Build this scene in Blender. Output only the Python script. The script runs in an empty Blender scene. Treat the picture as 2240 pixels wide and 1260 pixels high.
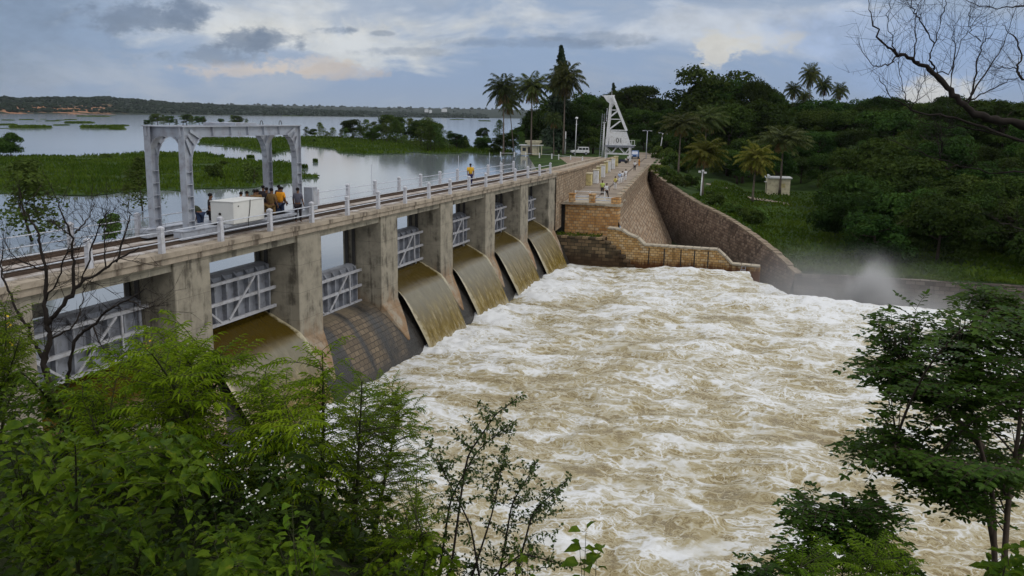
import bpy, math, random
import numpy as np
from mathutils import Vector, Matrix
R = math.radians
S = bpy.context.scene
COL = S.collection
random.seed(7)

# ------------------------------------------------------------------ camera
F_PX, PITCH, ROLL, YAW = 1924.7, R(11.035), R(0.859), R(18.039)
CAM = np.array([22.893, -21.191, 14.1])
_f = np.array([-math.sin(YAW)*math.cos(PITCH), math.cos(YAW)*math.cos(PITCH), -math.sin(PITCH)])
_r = np.array([math.cos(YAW), math.sin(YAW), 0.0]); _u = np.cross(_r, _f)
CR = _r*math.cos(ROLL)+_u*math.sin(ROLL); CU = -_r*math.sin(ROLL)+_u*math.cos(ROLL); CF = _f
cam_d = bpy.data.cameras.new('camera'); cam = bpy.data.objects.new('camera', cam_d); COL.objects.link(cam)
cam_d.sensor_width = 36; cam_d.lens = F_PX/2240*36; cam_d.clip_start = 0.1; cam_d.clip_end = 40000
cam.matrix_world = Matrix(((CR[0], CU[0], -CF[0], CAM[0]), (CR[1], CU[1], -CF[1], CAM[1]), (CR[2], CU[2], -CF[2], CAM[2]), (0, 0, 0, 1)))
S.camera = cam
S.render.resolution_x, S.render.resolution_y = 1024, 576

def ray(x, y): return CF + CR*((x-1120)/F_PX) + CU*((630-y)/F_PX)
def px(x, y, D): return CAM + ray(x, y)*D                       # photo pixel at a depth
def pz(x, y, z):                                                # photo pixel on a level plane
    d = ray(x, y); return CAM + d*((z-CAM[2])/d[2])

# ------------------------------------------------------------------ sky and sun
S.view_settings.view_transform = 'Standard'; S.view_settings.look = 'None'
S.view_settings.exposure = 0.0; S.view_settings.gamma = 1.0
SUN_DIR = Vector((0.62, -0.20, 0.76)).normalized()
sl = bpy.data.lights.new('sun', 'SUN'); sl.energy = 0.9; sl.angle = R(18); sl.color = (1.0, 0.95, 0.88)
so = bpy.data.objects.new('sun', sl); COL.objects.link(so); so.location = (40, -40, 60)
so.rotation_euler = SUN_DIR.to_track_quat('Z', 'Y').to_euler()

class NT:
    """terse node-tree builder"""
    def __init__(s, tree): s.t = tree; s.n = tree.nodes; s.l = tree.links
    def put(s, sock, v):
        if v is None: return
        if isinstance(v, bpy.types.NodeSocket): s.l.new(v, sock)
        elif isinstance(v, (tuple, list)):
            v = tuple(v)
            if sock.type == 'RGBA' and len(v) == 3: v = v+(1.0,)
            sock.default_value = v
        else: sock.default_value = v
    def node(s, typ, ins=None, **attr):
        n = s.n.new(typ)
        for k, v in attr.items(): setattr(n, k, v)
        for k, v in (ins or {}).items(): s.put(n.inputs[k], v)
        return n
    def math(s, op, a, b=None, c=None, clamp=False):
        n = s.node('ShaderNodeMath', {0: a}, operation=op, use_clamp=clamp)
        if b is not None: s.put(n.inputs[1], b)
        if c is not None: s.put(n.inputs[2], c)
        return n.outputs[0]
    def vmath(s, op, a, b=None):
        n = s.node('ShaderNodeVectorMath', {0: a}, operation=op)
        if b is not None: s.put(n.inputs[1], b)
        return n.outputs['Value' if op in ('DOT_PRODUCT', 'LENGTH') else 'Vector']
    def mix(s, f, a, b, blend='MIX'):
        n = s.n.new('ShaderNodeMix'); n.data_type = 'RGBA'; n.blend_type = blend
        s.put(n.inputs[0], f); s.put(n.inputs[6], a); s.put(n.inputs[7], b); return n.outputs[2]
    def noise(s, vec, scale, detail=4, rough=0.55, dist=0.0, col=False):
        n = s.node('ShaderNodeTexNoise', {'Scale': scale, 'Detail': detail, 'Roughness': rough, 'Distortion': dist})
        if vec is not None: s.put(n.inputs['Vector'], vec)
        return n.outputs[1 if col else 0]
    def step(s, v, lo, hi, a=0.0, b=1.0):
        n = s.node('ShaderNodeMapRange', {0: v, 1: lo, 2: hi, 3: a, 4: b}, interpolation_type='SMOOTHSTEP'); return n.outputs[0]
    def ramp(s, v, stops):
        n = s.node('ShaderNodeValToRGB', {0: v}); e = n.color_ramp.elements
        while len(e) < len(stops): e.new(0.5)
        for i, (p, c) in enumerate(stops): e[i].position = p; e[i].color = tuple(c)+(1.0,)
        return n.outputs[0]
    def sep(s, v): n = s.node('ShaderNodeSeparateXYZ', {0: v}); return n.outputs
    def comb(s, x=0.0, y=0.0, z=0.0): return s.node('ShaderNodeCombineXYZ', {0: x, 1: y, 2: z}).outputs[0]
    def bump(s, h, strength=0.3, dist=0.05): return s.node('ShaderNodeBump', {'Height': h, 'Strength': strength, 'Distance': dist}).outputs[0]

W = bpy.data.worlds.new('World'); S.world = W; W.use_nodes = True
t = NT(W.node_tree); W.node_tree.nodes.clear()
SKY_GAIN = 10.0
dirv = t.node('ShaderNodeTexCoord').outputs['Generated']
xr = t.vmath('DOT_PRODUCT', dirv, (math.cos(YAW), math.sin(YAW), 0.0))
yf = t.vmath('DOT_PRODUCT', dirv, (-math.sin(YAW), math.cos(YAW), 0.0))
zz = t.sep(dirv)[2]
den = t.math('MAXIMUM', t.math('ABSOLUTE', yf), 0.25)
u_ = t.math('DIVIDE', xr, den); v_ = t.math('MAXIMUM', t.math('DIVIDE', zz, den), 0.0)
suv = t.comb(u_, t.math('MULTIPLY', v_, 1.7), 0.0)
n_big = t.noise(suv, 5.0, 7, 0.6, 0.6); n_fine = t.math('ADD', t.math('MULTIPLY', t.noise(suv, 13.0, 10, 0.66, 0.2), .62), t.math('MULTIPLY', t.noise(suv, 34.0, 6, 0.6, 0.1), .38)); n_wisp = t.noise(t.comb(u_, t.math('MULTIPLY', v_, 2.9), 3.0), 6.5, 8, 0.58, 0.35)
c = t.ramp(t.math('MULTIPLY', v_, 1.6), [(0.0, (.29, .37, .50)), (0.06, (.255, .35, .53)), (0.14, (.27, .365, .545)), (0.24, (.335, .415, .55)), (0.45, (.60, .64, .70)), (1.0, (1.05, 1.05, 1.05))])
c = t.mix(t.step(n_wisp, .48, .70, 0, .55), c, (.45, .49, .56))
c = t.mix(t.step(n_big, .50, .30, 0, .40), c, (.205, .275, .415))
def blob(c, u0, v0, a, b, col, edge=0.5, amp=1.6, n=None, op=1.0):
    col = t.mix(t.step(n_fine, .36, .62), tuple(q_*.84 for q_ in col), tuple(min(q_*1.06, 1) for q_ in col))
    du = t.math('DIVIDE', t.math('SUBTRACT', u_, u0), a); dv = t.math('DIVIDE', t.math('SUBTRACT', v_, v0), b)
    e = t.math('ADD', t.math('MULTIPLY', du, du), t.math('MULTIPLY', dv, dv))
    e = t.math('ADD', e, t.math('MULTIPLY', t.math('SUBTRACT', n if n is not None else n_fine, 0.5), amp*5.5))
    return t.mix(t.step(e, 1.0+edge*.35, 1.0-edge, 0.0, op), c, col)
c = blob(c, -.60, .075, .20, .10, (.20, .27, .40), 1.0, .6, n_big, .8)
c = blob(c, -.24, .105, .20, .050, (.66, .68, .70), 1.3, 1.4, n_wisp, .92)
c = blob(c, -.26, .090, .11, .022, (.80, .77, .70), 1.2, 1.6, n_big, .7)
c = blob(c, .25, .100, .17, .030, (.60, .64, .71), 1.3, 1.4, n_wisp, .85)
c = blob(c, .43, .075, .16, .05, (.29, .41, .66), 1.0, 1.0, n_big, .7)
c = blob(c, .47, .034, .06, .018, (.70, .69, .66), 1.0, 1.2, n_fine, .8)
c = blob(c, -.31, .046, .070, .010, (.72, .61, .53), 1.3, 2.6, None, .6)
c = blob(c, -.24, .052, .050, .012, (.76, .66, .57), 1.3, 2.8, None, .6)
c = blob(c, -.20, .046, .060, .008, (.60, .53, .50), 1.2, 2.2, None, .6)
c = blob(c, .225, .074, .030, .013, (.78, .74, .66), 1.4, 3.6, None, .75)
c = blob(c, .245, .084, .045, .014, (.70, .69, .66), 1.3, 3.2, None, .7)
c = blob(c, .285, .088, .035, .010, (.64, .64, .64), 1.0, 1.4, None, .7)
for u0, v0, a, b, op in ((-.41, .098, .075, .019, .95), (-.355, .108, .035, .014, .9), (-.30, .078, .032, .014, .95), (-.262, .078, .030, .012, .95), (-.335, .060, .06, .011, .7), (-.238, .072, .008, .010, .9), (-.195, .089, .024, .005, .9), (-.145, .087, .015, .003, .6), (.02, .08, .1, .006, .45), (.1, .085, .06, .008, .5), (-.14, .068, .06, .005, .4)):
    c = blob(c, u0, v0, a, b, (.18, .235, .345), .95, 1.5, None, op*.88)
sk = t.node('ShaderNodeTexSky', sky_type='NISHITA', sun_disc=False, sun_elevation=math.asin(SUN_DIR.z), sun_rotation=math.atan2(SUN_DIR.x, SUN_DIR.y)).outputs[0]
c = t.vmath('SCALE', c); c.node.inputs['Scale'].default_value = SKY_GAIN
c = t.mix(0.90, sk, c)
bg = t.node('ShaderNodeBackground', {0: c, 1: 0.1})
t.l.new(bg.outputs[0], t.node('ShaderNodeOutputWorld').inputs[0])

# ------------------------------------------------------------------ numeric helpers
def _hash(ix, iy, seed):
    h = (ix.astype(np.int64)*374761393 + iy.astype(np.int64)*668265263 + seed*974634777) & 0xffffffff
    h = ((h ^ (h >> 13))*1274126177) & 0xffffffff
    return ((h ^ (h >> 16)) & 0xffff)/65535.0
def pn(x, y, seed=0):
    """2-D gradient noise, about -0.7..0.7"""
    x = np.asarray(x, float); y = np.asarray(y, float)
    ix = np.floor(x); iy = np.floor(y); fx = x-ix; fy = y-iy
    u = fx*fx*fx*(fx*(fx*6-15)+10); v = fy*fy*fy*(fy*(fy*6-15)+10)
    def g(dx, dy):
        a = _hash(ix+dx, iy+dy, seed)*2*np.pi
        return np.cos(a)*(fx-dx)+np.sin(a)*(fy-dy)
    a = g(0, 0)*(1-u)+g(1, 0)*u; b = g(0, 1)*(1-u)+g(1, 1)*u
    return a*(1-v)+b*v
def fbm(x, y, seed=0, oct=5, gain=.5):
    s = 0; a = 1.0; f = 1.0
    for k in range(oct): s = s + a*pn(x*f, y*f, seed+k*17); a *= gain; f *= 2.03
    return s
def sstep(x, a, b):
    q = np.clip((np.asarray(x, float)-a)/(b-a), 0, 1); return q*q*(3-2*q)
def unit(v):
    v = np.asarray(v, float); return v/np.maximum(np.linalg.norm(v, axis=-1, keepdims=True), 1e-9)

class MB:
    """collects shapes, builds them as ONE mesh object"""
    def __init__(s): s.v = []; s.li = []; s.lt = []; s.nv = 0; s.attr = []
    def add(s, verts, faces):
        verts = np.asarray(verts, float).reshape(-1, 3)
        for f in faces: s.li.append(np.asarray(f, np.int64)+s.nv); s.lt.append(len(f))
        s.v.append(verts); s.nv += len(verts); return s
    def addn(s, verts, faces):
        """faces: (n,k) index array"""
        verts = np.asarray(verts, float).reshape(-1, 3); faces = np.asarray(faces, np.int64)
        s.li.append((faces+s.nv).reshape(-1)); s.lt.extend([faces.shape[1]]*faces.shape[0])
        s.v.append(verts); s.nv += len(verts); return s
    def hexa(s, b, t):
        return s.add(list(b)+list(t), [(3, 2, 1, 0), (4, 5, 6, 7), (0, 1, 5, 4), (1, 2, 6, 5), (2, 3, 7, 6), (3, 0, 4, 7)])
    def box(s, c, d, rz=0.0, taper=1.0):
        x, y, z = d[0]/2, d[1]/2, d[2]/2; co, si = math.cos(rz), math.sin(rz)
        def P(a, b, e): return (c[0]+a*co-b*si, c[1]+a*si+b*co, c[2]+e)
        k = taper
        return s.hexa([P(-x, -y, -z), P(x, -y, -z), P(x, y, -z), P(-x, y, -z)], [P(-x*k, -y*k, z), P(x*k, -y*k, z), P(x*k, y*k, z), P(-x*k, y*k, z)])
    def b2(s, lo, hi): return s.box([(a+b)/2 for a, b in zip(lo, hi)], [b-a for a, b in zip(lo, hi)])
    def prism(s, poly, axis, a, b, dy=0.0):
        """poly in the two other axes (counter-clockwise), extruded from a to b"""
        n = len(poly)
        def P(q, e):
            if axis == 'Y': return (q[0], e, q[1])
            if axis == 'X': return (e, q[0], q[1])
            return (q[0], q[1], e)
        vs = [P(q, a) for q in poly]+[P(q, b) for q in poly]
        fs = [tuple(range(n)), tuple(range(2*n-1, n-1, -1))]+[(i, i+n, (i+1) % n+n, (i+1) % n) for i in range(n)]
        return s.add(vs, fs)
    def bar(s, p, q, w, h=None, up=(0, 0, 1)):
        h = h or w; p = np.array(p, float); q = np.array(q, float); d = unit(q-p); upv = np.array(up, float)
        if abs(d@unit(upv)) > .98: upv = np.array((1.0, 0, 0))
        a = unit(np.cross(d, upv))*w/2; b = unit(np.cross(a, d))*h/2
        return s.hexa([p-a-b, p+a-b, p+a+b, p-a+b], [q-a-b, q+a-b, q+a+b, q-a+b])
    def tube(s, pts, rad, n=6, cap=True):
        pts = np.asarray(pts, float); m = len(pts); rad = np.broadcast_to(np.asarray(rad, float), (m,))
        tg = np.gradient(pts, axis=0) if m > 2 else np.repeat((pts[1:]-pts[:1]), m, 0); tg = unit(tg)
        up = np.array((0, 0, 1.0)) if abs(tg[0][2]) < .9 else np.array((1.0, 0, 0))
        a = unit(np.cross(tg, up)); b = np.cross(a, tg)
        th = np.arange(n)*2*np.pi/n
        ring = pts[:, None, :]+rad[:, None, None]*(a[:, None, :]*np.cos(th)[None, :, None]+b[:, None, :]*np.sin(th)[None, :, None])
        fs = []
        i = np.arange(n); j = (i+1) % n
        q = np.concatenate([np.stack([k*n+i, k*n+j, (k+1)*n+j, (k+1)*n+i], 1) for k in range(m-1)])
        base = s.nv
        s.addn(ring.reshape(-1, 3), q)
        if cap:
            s.li.append(np.arange(n)[::-1]+base); s.lt.append(n); s.li.append(np.arange(n)+base+(m-1)*n); s.lt.append(n)
        return s
    def lathe(s, prof, c=(0, 0, 0), n=12):
        prof = np.asarray(prof, float); m = len(prof); th = np.arange(n)*2*np.pi/n
        v = np.stack([c[0]+prof[:, :1]*np.cos(th), c[1]+prof[:, :1]*np.sin(th), c[2]+np.repeat(prof[:, 1:2], n, 1)], -1)
        i = np.arange(n); j = (i+1) % n
        q = np.concatenate([np.stack([k*n+i, k*n+j, (k+1)*n+j, (k+1)*n+i], 1) for k in range(m-1)])
        return s.addn(v.reshape(-1, 3), q)
    def grid(s, V):
        """V: (n,m,3) array of points"""
        n, m = V.shape[:2]; i, j = np.meshgrid(np.arange(n-1), np.arange(m-1), indexing='ij'); k = (i*m+j).reshape(-1)
        return s.addn(V.reshape(-1, 3), np.stack([k, k+m, k+m+1, k+1], 1))
    def ico(s, c, r, sub=1, jit=0.0, rng=None):
        g = (1+5**.5)/2
        v = [(-1, g, 0), (1, g, 0), (-1, -g, 0), (1, -g, 0), (0, -1, g), (0, 1, g), (0, -1, -g), (0, 1, -g), (g, 0, -1), (g, 0, 1), (-g, 0, -1), (-g, 0, 1)]
        f = [(0, 11, 5), (0, 5, 1), (0, 1, 7), (0, 7, 10), (0, 10, 11), (1, 5, 9), (5, 11, 4), (11, 10, 2), (10, 7, 6), (7, 1, 8), (3, 9, 4), (3, 4, 2), (3, 2, 6), (3, 6, 8), (3, 8, 9), (4, 9, 5), (2, 4, 11), (6, 2, 10), (8, 6, 7), (9, 8, 1)]
        v = [unit(np.array(q)) for q in v]
        for _ in range(sub):
            nf = []; cache = {}
            def mid(a, b):
                k = (min(a, b), max(a, b))
                if k not in cache: cache[k] = len(v); v.append(unit(v[a]+v[b]))
                return cache[k]
            for a, b, e in f:
                x, y, z = mid(a, b), mid(b, e), mid(e, a); nf += [(a, x, z), (b, y, x), (e, z, y), (x, y, z)]
            f = nf
        v = np.array(v)
        if jit and rng is not None: v = v*(1+jit*(rng.random((len(v), 1))-.5))
        return s.addn(v*np.asarray(r)+np.asarray(c), np.array(f))
    def build(s, name, mat=None, parent=None, world=False, smooth=False, loc=None, floats=None):
        """world: shapes were given in world space. loc: origin for a top-level mesh (shapes given in world space)"""
        v = np.concatenate(s.v) if s.v else np.zeros((0, 3)); li = np.concatenate([np.atleast_1d(x) for x in s.li]).astype(np.int32); lt = np.array(s.lt, np.int32)
        if parent is not None and world: v = v-np.array(parent.location)
        if parent is None and loc is not None: v = v-np.array(loc)
        me = bpy.data.meshes.new(name)
        me.vertices.add(len(v)); me.vertices.foreach_set('co', v.astype(np.float32).reshape(-1))
        me.loops.add(len(li)); me.loops.foreach_set('vertex_index', li)
        me.polygons.add(len(lt)); me.polygons.foreach_set('loop_start', np.concatenate([[0], np.cumsum(lt)[:-1]]).astype(np.int32))
        try: me.polygons.foreach_set('loop_total', lt)
        except Exception: pass
        me.polygons.foreach_set('use_smooth', np.full(len(lt), smooth))
        me.update(calc_edges=True); me.validate()
        for nm, arr in (floats or {}).items():
            a = me.attributes.new(nm, 'FLOAT', 'POINT'); a.data.foreach_set('value', np.asarray(arr, np.float32))
        o = bpy.data.objects.new(name, me); COL.objects.link(o)
        if mat: me.materials.append(mat)
        if parent is not None: o.parent = parent
        elif loc is not None: o.location = tuple(loc)
        return o

def tag(o, label=None, cat=None, group=None, kind=None):
    if label: o['label'] = label
    if cat: o['category'] = cat
    if group: o['group'] = group
    if kind: o['kind'] = kind
    return o
def thing(name, label, cat, loc=(0, 0, 0), rz=0.0, group=None):
    o = bpy.data.objects.new(name, None); COL.objects.link(o); o.empty_display_size = .2
    o.location = tuple(float(a) for a in loc); o.rotation_euler = (0, 0, rz)
    return tag(o, label, cat, group)
def dup(root, loc, rz=0.0, scale=1.0, label=None, group=None):
    """copy of a thing and of its parts and sub-parts (mesh data shared)"""
    r = root.copy(); COL.objects.link(r); r.location = tuple(float(a) for a in loc); r.rotation_euler = (0, 0, rz)
    r.scale = (scale, scale, scale) if isinstance(scale, (int, float)) else scale
    if label: r['label'] = label
    if group: r['group'] = group
    for ch in list(root.children):
        k = ch.copy(); COL.objects.link(k); k.parent = r
        for g in list(ch.children):
            d = g.copy(); COL.objects.link(d); d.parent = k
    return r
# ------------------------------------------------------------------ materials
def newmat(name):
    m = bpy.data.materials.new(name); m.use_nodes = True; q = NT(m.node_tree); m.node_tree.nodes.clear()
    out = q.node('ShaderNodeOutputMaterial'); return m, q, out
def surf(q, out, col, rough=.8, nrm=None, metal=0.0, spec=.3, **kw):
    b = q.node('ShaderNodeBsdfPrincipled', {'Base Color': col, 'Roughness': rough, 'Metallic': metal, 'Specular IOR Level': spec})
    if nrm is not None: q.put(b.inputs['Normal'], nrm)
    for k, v in kw.items(): q.put(b.inputs[k], v)
    q.l.new(b.outputs[0], out.inputs[0]); return b
def geo_pos(q): return q.node('ShaderNodeNewGeometry').outputs['Position']
def M_plain(name, col, rough=.6, var=.25, scale=6.0, metal=0.0, spec=.4, dirt=None, bump=.1):
    m, q, out = newmat(name); P = geo_pos(q)
    n = q.noise(P, scale, 5, .6); n2 = q.noise(P, scale*.13, 3, .6)
    dark = tuple(a*(1-var) for a in col) if dirt is None else dirt
    c = q.mix(q.step(n, .42, .75, 0, .8), col, dark); c = q.mix(q.step(n2, .5, .8, 0, .5), c, dark)
    surf(q, out, c, q.math('ADD', rough-.1, q.math('MULTIPLY', n, .2)), q.bump(n, bump, .02), metal, spec); return m
def M_concrete(name, base=(.275, .25, .20), dark=(.065, .057, .045), rust=(.27, .155, .075), rust_z=(2.4, 4.4), streak=1.0):
    m, q, out = newmat(name); P = geo_pos(q); x, y, z = q.sep(P)
    n = q.noise(P, 1.3, 7, .62); fine = q.noise(P, 14, 5, .65)
    st = q.noise(q.comb(q.math('MULTIPLY', x, 2.6), q.math('MULTIPLY', y, 2.6), q.math('MULTIPLY', z, .22)), 1.0, 6, .6, .25)
    st2 = q.noise(q.comb(q.math('MULTIPLY', x, 7), q.math('MULTIPLY', y, 7), q.math('MULTIPLY', z, .35)), 1.0, 4, .6)
    c = q.mix(q.step(n, .35, .68), tuple(a*1.12 for a in base), tuple(a*.74 for a in base))
    c = q.mix(q.step(q.math('ADD', st, q.math('MULTIPLY', q.math('SUBTRACT', n, .5), .7)), .52, .72, 0, .78*streak), c, dark)
    c = q.mix(q.step(st2, .60, .78, 0, .55*streak), c, dark)
    c = q.mix(q.step(st2, .40, .25, 0, .35), c, (.52, .48, .40))
    if rust_z:
        zf = q.step(q.math('ADD', z, q.math('MULTIPLY', q.math('SUBTRACT', st, .5), 3.0)), rust_z[1], rust_z[0], 0, .7)
        c = q.mix(q.math('MULTIPLY', zf, q.step(n, .30, .58)), c, rust)
    jz = q.math('ABSOLUTE', q.math('SUBTRACT', q.math('FRACT', q.math('ADD', q.math('DIVIDE', z, 1.37), q.math('MULTIPLY', fine, .03))), .5)); c = q.mix(q.step(jz, .485, .5, 0, .45), c, dark)
    c = q.mix(q.step(fine, .6, .8, 0, .3), c, dark)
    hh = q.math('ADD', q.math('MULTIPLY', fine, .5), n)
    surf(q, out, c, .88, q.bump(hh, .35, .03), spec=.2); return m
def M_masonry(name, ang, cols, mortar, bw=.62, bh=.30, stain=None, stain_z=None, stain_amt=.8, msize=.03, patches=.5):
    """ang: direction of the wall in plan (radians from +X)"""
    m, q, out = newmat(name); P = geo_pos(q); z = q.sep(P)[2]
    h = q.vmath('DOT_PRODUCT', P, (math.cos(ang), math.sin(ang), 0.0))
    wob = q.noise(P, 1.7, 3); wob2 = q.noise(P, 2.3, 3)
    vec = q.comb(q.math('ADD', h, q.math('MULTIPLY', wob, .16)), q.math('ADD', z, q.math('MULTIPLY', wob2, .10)), 0.0)
    br = q.node('ShaderNodeTexBrick', {'Vector': vec, 'Color1': (0, 0, 0), 'Color2': (1, 1, 1), 'Mortar': (.5, .5, .5), 'Scale': 1.0, 'Mortar Size': msize, 'Mortar Smooth': .3, 'Bias': 0.0, 'Brick Width': bw, 'Row Height': bh}, offset=.5)
    n = q.noise(P, 2.2, 6, .65); big = q.noise(P, .35, 5, .6)
    k = q.math('ADD', q.sep(br.outputs[0])[0], q.math('MULTIPLY', q.math('SUBTRACT', n, .5), .9))
    c = q.ramp(k, [(0.0, cols[0]), (.35, cols[1]), (.65, cols[2]), (1.0, cols[3])])
    c = q.mix(br.outputs[1], c, mortar)
    c = q.mix(q.step(big, .52, .72, 0, patches), c, tuple(a*.45 for a in cols[0]))
    st = q.noise(q.comb(q.math('MULTIPLY', h, 1.6), q.math('MULTIPLY', z, .18), 0.0), 1.0, 5, .6)
    c = q.mix(q.step(st, .56, .70, 0, .6), c, tuple(a*.35 for a in cols[0]))
    if stain_z:
        c = q.mix(q.step(q.math('ADD', z, q.math('MULTIPLY', q.math('SUBTRACT', st, .5), 2.5)), stain_z[1], stain_z[0], 0, stain_amt), c, stain)
    hh = q.math('SUBTRACT', q.math('MULTIPLY', n, .5), br.outputs[1])
    surf(q, out, c, .9, q.bump(hh, .6, .05), spec=.2); return m
def M_leaf(name, c1, c2, rough=.5, trans=.35, scale=3.0, spec=.35, yellow=None, rand=True):
    m, q, out = newmat(name); P = geo_pos(q)
    n = q.noise(P, scale, 3, .6); n2 = q.noise(P, scale*9, 2, .5)
    f = q.math('ADD', n, q.math('MULTIPLY', q.math('SUBTRACT', n2, .5), .7))
    c = q.mix(q.step(f, .32, .68), c1, c2)
    if rand:
        r = q.node('ShaderNodeObjectInfo').outputs['Random']
        hs = q.node('ShaderNodeHueSaturation', {'Hue': q.math('ADD', .465, q.math('MULTIPLY', q.math('FRACT', q.math('MULTIPLY', r, 7.3)), .055)), 'Saturation': 1.0, 'Value': q.math('ADD', .55, q.math('MULTIPLY', r, 1.0)), 'Color': c}); c = hs.outputs[0]
    if yellow: c = q.mix(q.step(n2, .66, .74, 0, .8), c, yellow)
    b = q.node('ShaderNodeBsdfPrincipled', {'Base Color': c, 'Roughness': rough, 'Specular IOR Level': spec})
    tr = q.node('ShaderNodeBsdfTranslucent', {'Color': q.mix(.5, c, (.10, .14, .015))})
    mx = q.node('ShaderNodeMixShader', {0: trans}); q.l.new(b.outputs[0], mx.inputs[1]); q.l.new(tr.outputs[0], mx.inputs[2])
    q.l.new(mx.outputs[0], out.inputs[0]); return m
def M_ground(name, cols, scale=.8, rough=.95, fine=9.0, bump=.5):
    m, q, out = newmat(name); P = geo_pos(q); n = q.noise(P, scale, 6, .62, .4); f = q.noise(P, fine, 5, .65)
    c = q.ramp(q.math('ADD', q.math('MULTIPLY', n, .75), q.math('MULTIPLY', f, .25)), [(.30, cols[0]), (.46, cols[1]), (.58, cols[2]), (.72, cols[3])])
    surf(q, out, c, rough, q.bump(f, bump, .08), spec=.15); return m

mt = {}
mt['pier'] = M_concrete('pier_concrete')
mt['deck'] = M_concrete('deck_concrete', (.34, .29, .23), (.08, .06, .045), (.30, .17, .08), None)
mt['beam'] = M_concrete('beam_concrete', (.27, .25, .20), (.06, .055, .045), None, None)
mt['decktop'] = M_ground('deck_surface', [(.13, .10, .08), (.30, .26, .23), (.50, .48, .47), (.60, .58, .58)], .9, .9, 12, .2)
mt['dark'] = M_plain('dark_steel_and_shade', (.035, .032, .03), .6, .5, 4)
mt['rust'] = M_plain('rusty_rail', (.07, .045, .03), .6, .5, 5)
mt['silver'] = M_plain('silver_paint', (.37, .40, .46), .42, .25, 3, 0.15, .5, (.22, .21, .23))
mt['gate'] = M_plain('gate_paint', (.25, .265, .305), .45, .35, 2.5, 0.1, .5, (.10, .10, .11))
mt['gatebar'] = M_plain('gate_bar_paint', (.42, .43, .47), .45, .3, 3, 0.1, .5, (.22, .21, .20))
mt['post'] = M_plain('post_paint', (.50, .51, .56), .6, .3, 5, 0, .3, (.34, .33, .33))
mt['pipe'] = M_plain('pipe_paint', (.52, .55, .62), .5, .35, 4, 0.1, .4)
mt['white'] = M_plain('white_paint', (.70, .71, .73), .5, .2, 3, 0, .4, (.45, .44, .42))
mt['cabinet'] = M_plain('cabinet_paint', (.62, .62, .60), .5, .12, 2, 0, .4)
mt['cream'] = M_plain('cream_paint', (.62, .56, .40), .8, .25, 2, 0, .2, (.34, .29, .2))
mt['yellow'] = M_plain('yellow_paint', (.58, .50, .24), .8, .35, 2, 0, .2, (.26, .22, .13))
mt['glass'] = M_plain('dark_glass', (.02, .025, .03), .15, .2, 3, 0, .6)
mt['black'] = M_plain('black_rubber', (.02, .02, .02), .7, .2, 6)
mt['blue'] = M_plain('blue_paint', (.05, .12, .30), .4, .2, 3)
mt['bluefence'] = M_plain('blue_sheet', (.05, .13, .22), .6, .3, 2)
mt['navy'] = M_plain('navy_paint', (.02, .025, .06), .35, .2, 3)
OR = [(.36, .18, .065), (.50, .27, .10), (.60, .35, .145), (.56, .40, .23)]
TN = [(.19, .13, .085), (.29, .20, .13), (.37, .27, .18), (.40, .33, .25)]
mt['block'] = M_masonry('orange_masonry', 0.0, OR, (.24, .17, .11), .44, .29, (.10, .06, .03), None, patches=.5)
mt['blockside'] = M_masonry('orange_masonry_side', R(90), OR, (.24, .17, .11), .66, .33)
mt['mossy'] = M_masonry('mossy_masonry', 0.0, [(.055, .045, .03), (.10, .075, .045), (.17, .12, .07), (.26, .19, .11)], (.04, .035, .025), .7, .34, (.04, .022, .012), (.2, 1.6))
mt['train'] = M_masonry('training_masonry', 0.0, [(.40, .225, .08), (.54, .33, .13), (.62, .41, .185), (.58, .45, .28)], (.24, .16, .085), .42, .24, (.10, .035, .012), (-.1, .75), .95, patches=.25)
mt['coping'] = M_plain('coping_stone', (.42, .37, .29), .9, .5, 2.5, 0, .2, (.13, .115, .09), .4)
DR = (-.119, .993); DN = (.993, .119)           # road direction and its downstream normal
mt['damface'] = M_masonry('dam_face_masonry', math.atan2(DR[1], DR[0]), TN, (.17, .13, .095), .7, .34, patches=.4)
mt['wing'] = M_masonry('wing_masonry', math.atan2(63-130, 23+2.2), [(.085, .058, .042), (.15, .102, .075), (.205, .145, .105), (.27, .205, .155)], (.075, .058, .046), .62, .31, (.05, .042, .035), (-2.5, 1.2), .75, patches=.75)
mt['bank'] = M_masonry('bank_masonry', 0.0, [(.06, .05, .045), (.09, .075, .065), (.13, .105, .09), (.16, .14, .12)], (.05, .045, .04), .8, .35, patches=.5)
mt['ramp'] = M_masonry('ramp_masonry', R(97), [(.19, .14, .09), (.28, .20, .13), (.36, .27, .18), (.40, .33, .25)], (.20, .16, .12), .5, .28, patches=.4)
mt['road'] = M_ground('road_surface', [(.15, .125, .10), (.24, .20, .16), (.31, .26, .21), (.38, .33, .28)], .35, .95, 6, .2)
mt['grass'] = M_ground('grass_ground', [(.010, .022, .004), (.020, .042, .006), (.034, .066, .009), (.055, .088, .016)], .25, .95, 4, .8)
mt['soil'] = M_ground('bank_soil', [(.010, .018, .005), (.018, .028, .008), (.028, .034, .014), (.04, .04, .02)], 1.2, .95, 8, .8)
mt['apron'] = M_ground('stone_pitching', [(.12, .09, .065), (.22, .17, .13), (.30, .24, .19), (.36, .31, .26)], .9, .95, 5, .6)
mt['bark'] = M_plain('bark', (.085, .065, .05), .9, .5, 8, 0, .15, (.025, .02, .016), .6)
mt['darkbark'] = M_plain('dry_bark', (.026, .021, .018), .9, .4, 9, 0, .15, (.012, .010, .009), .6)
mt['palmbark'] = M_plain('palm_bark', (.16, .13, .105), .9, .5, 5, 0, .15, (.06, .05, .04), .5)
mt['stem'] = M_plain('green_stem', (.045, .05, .02), .8, .5, 10, 0, .2, (.02, .016, .01))
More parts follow.
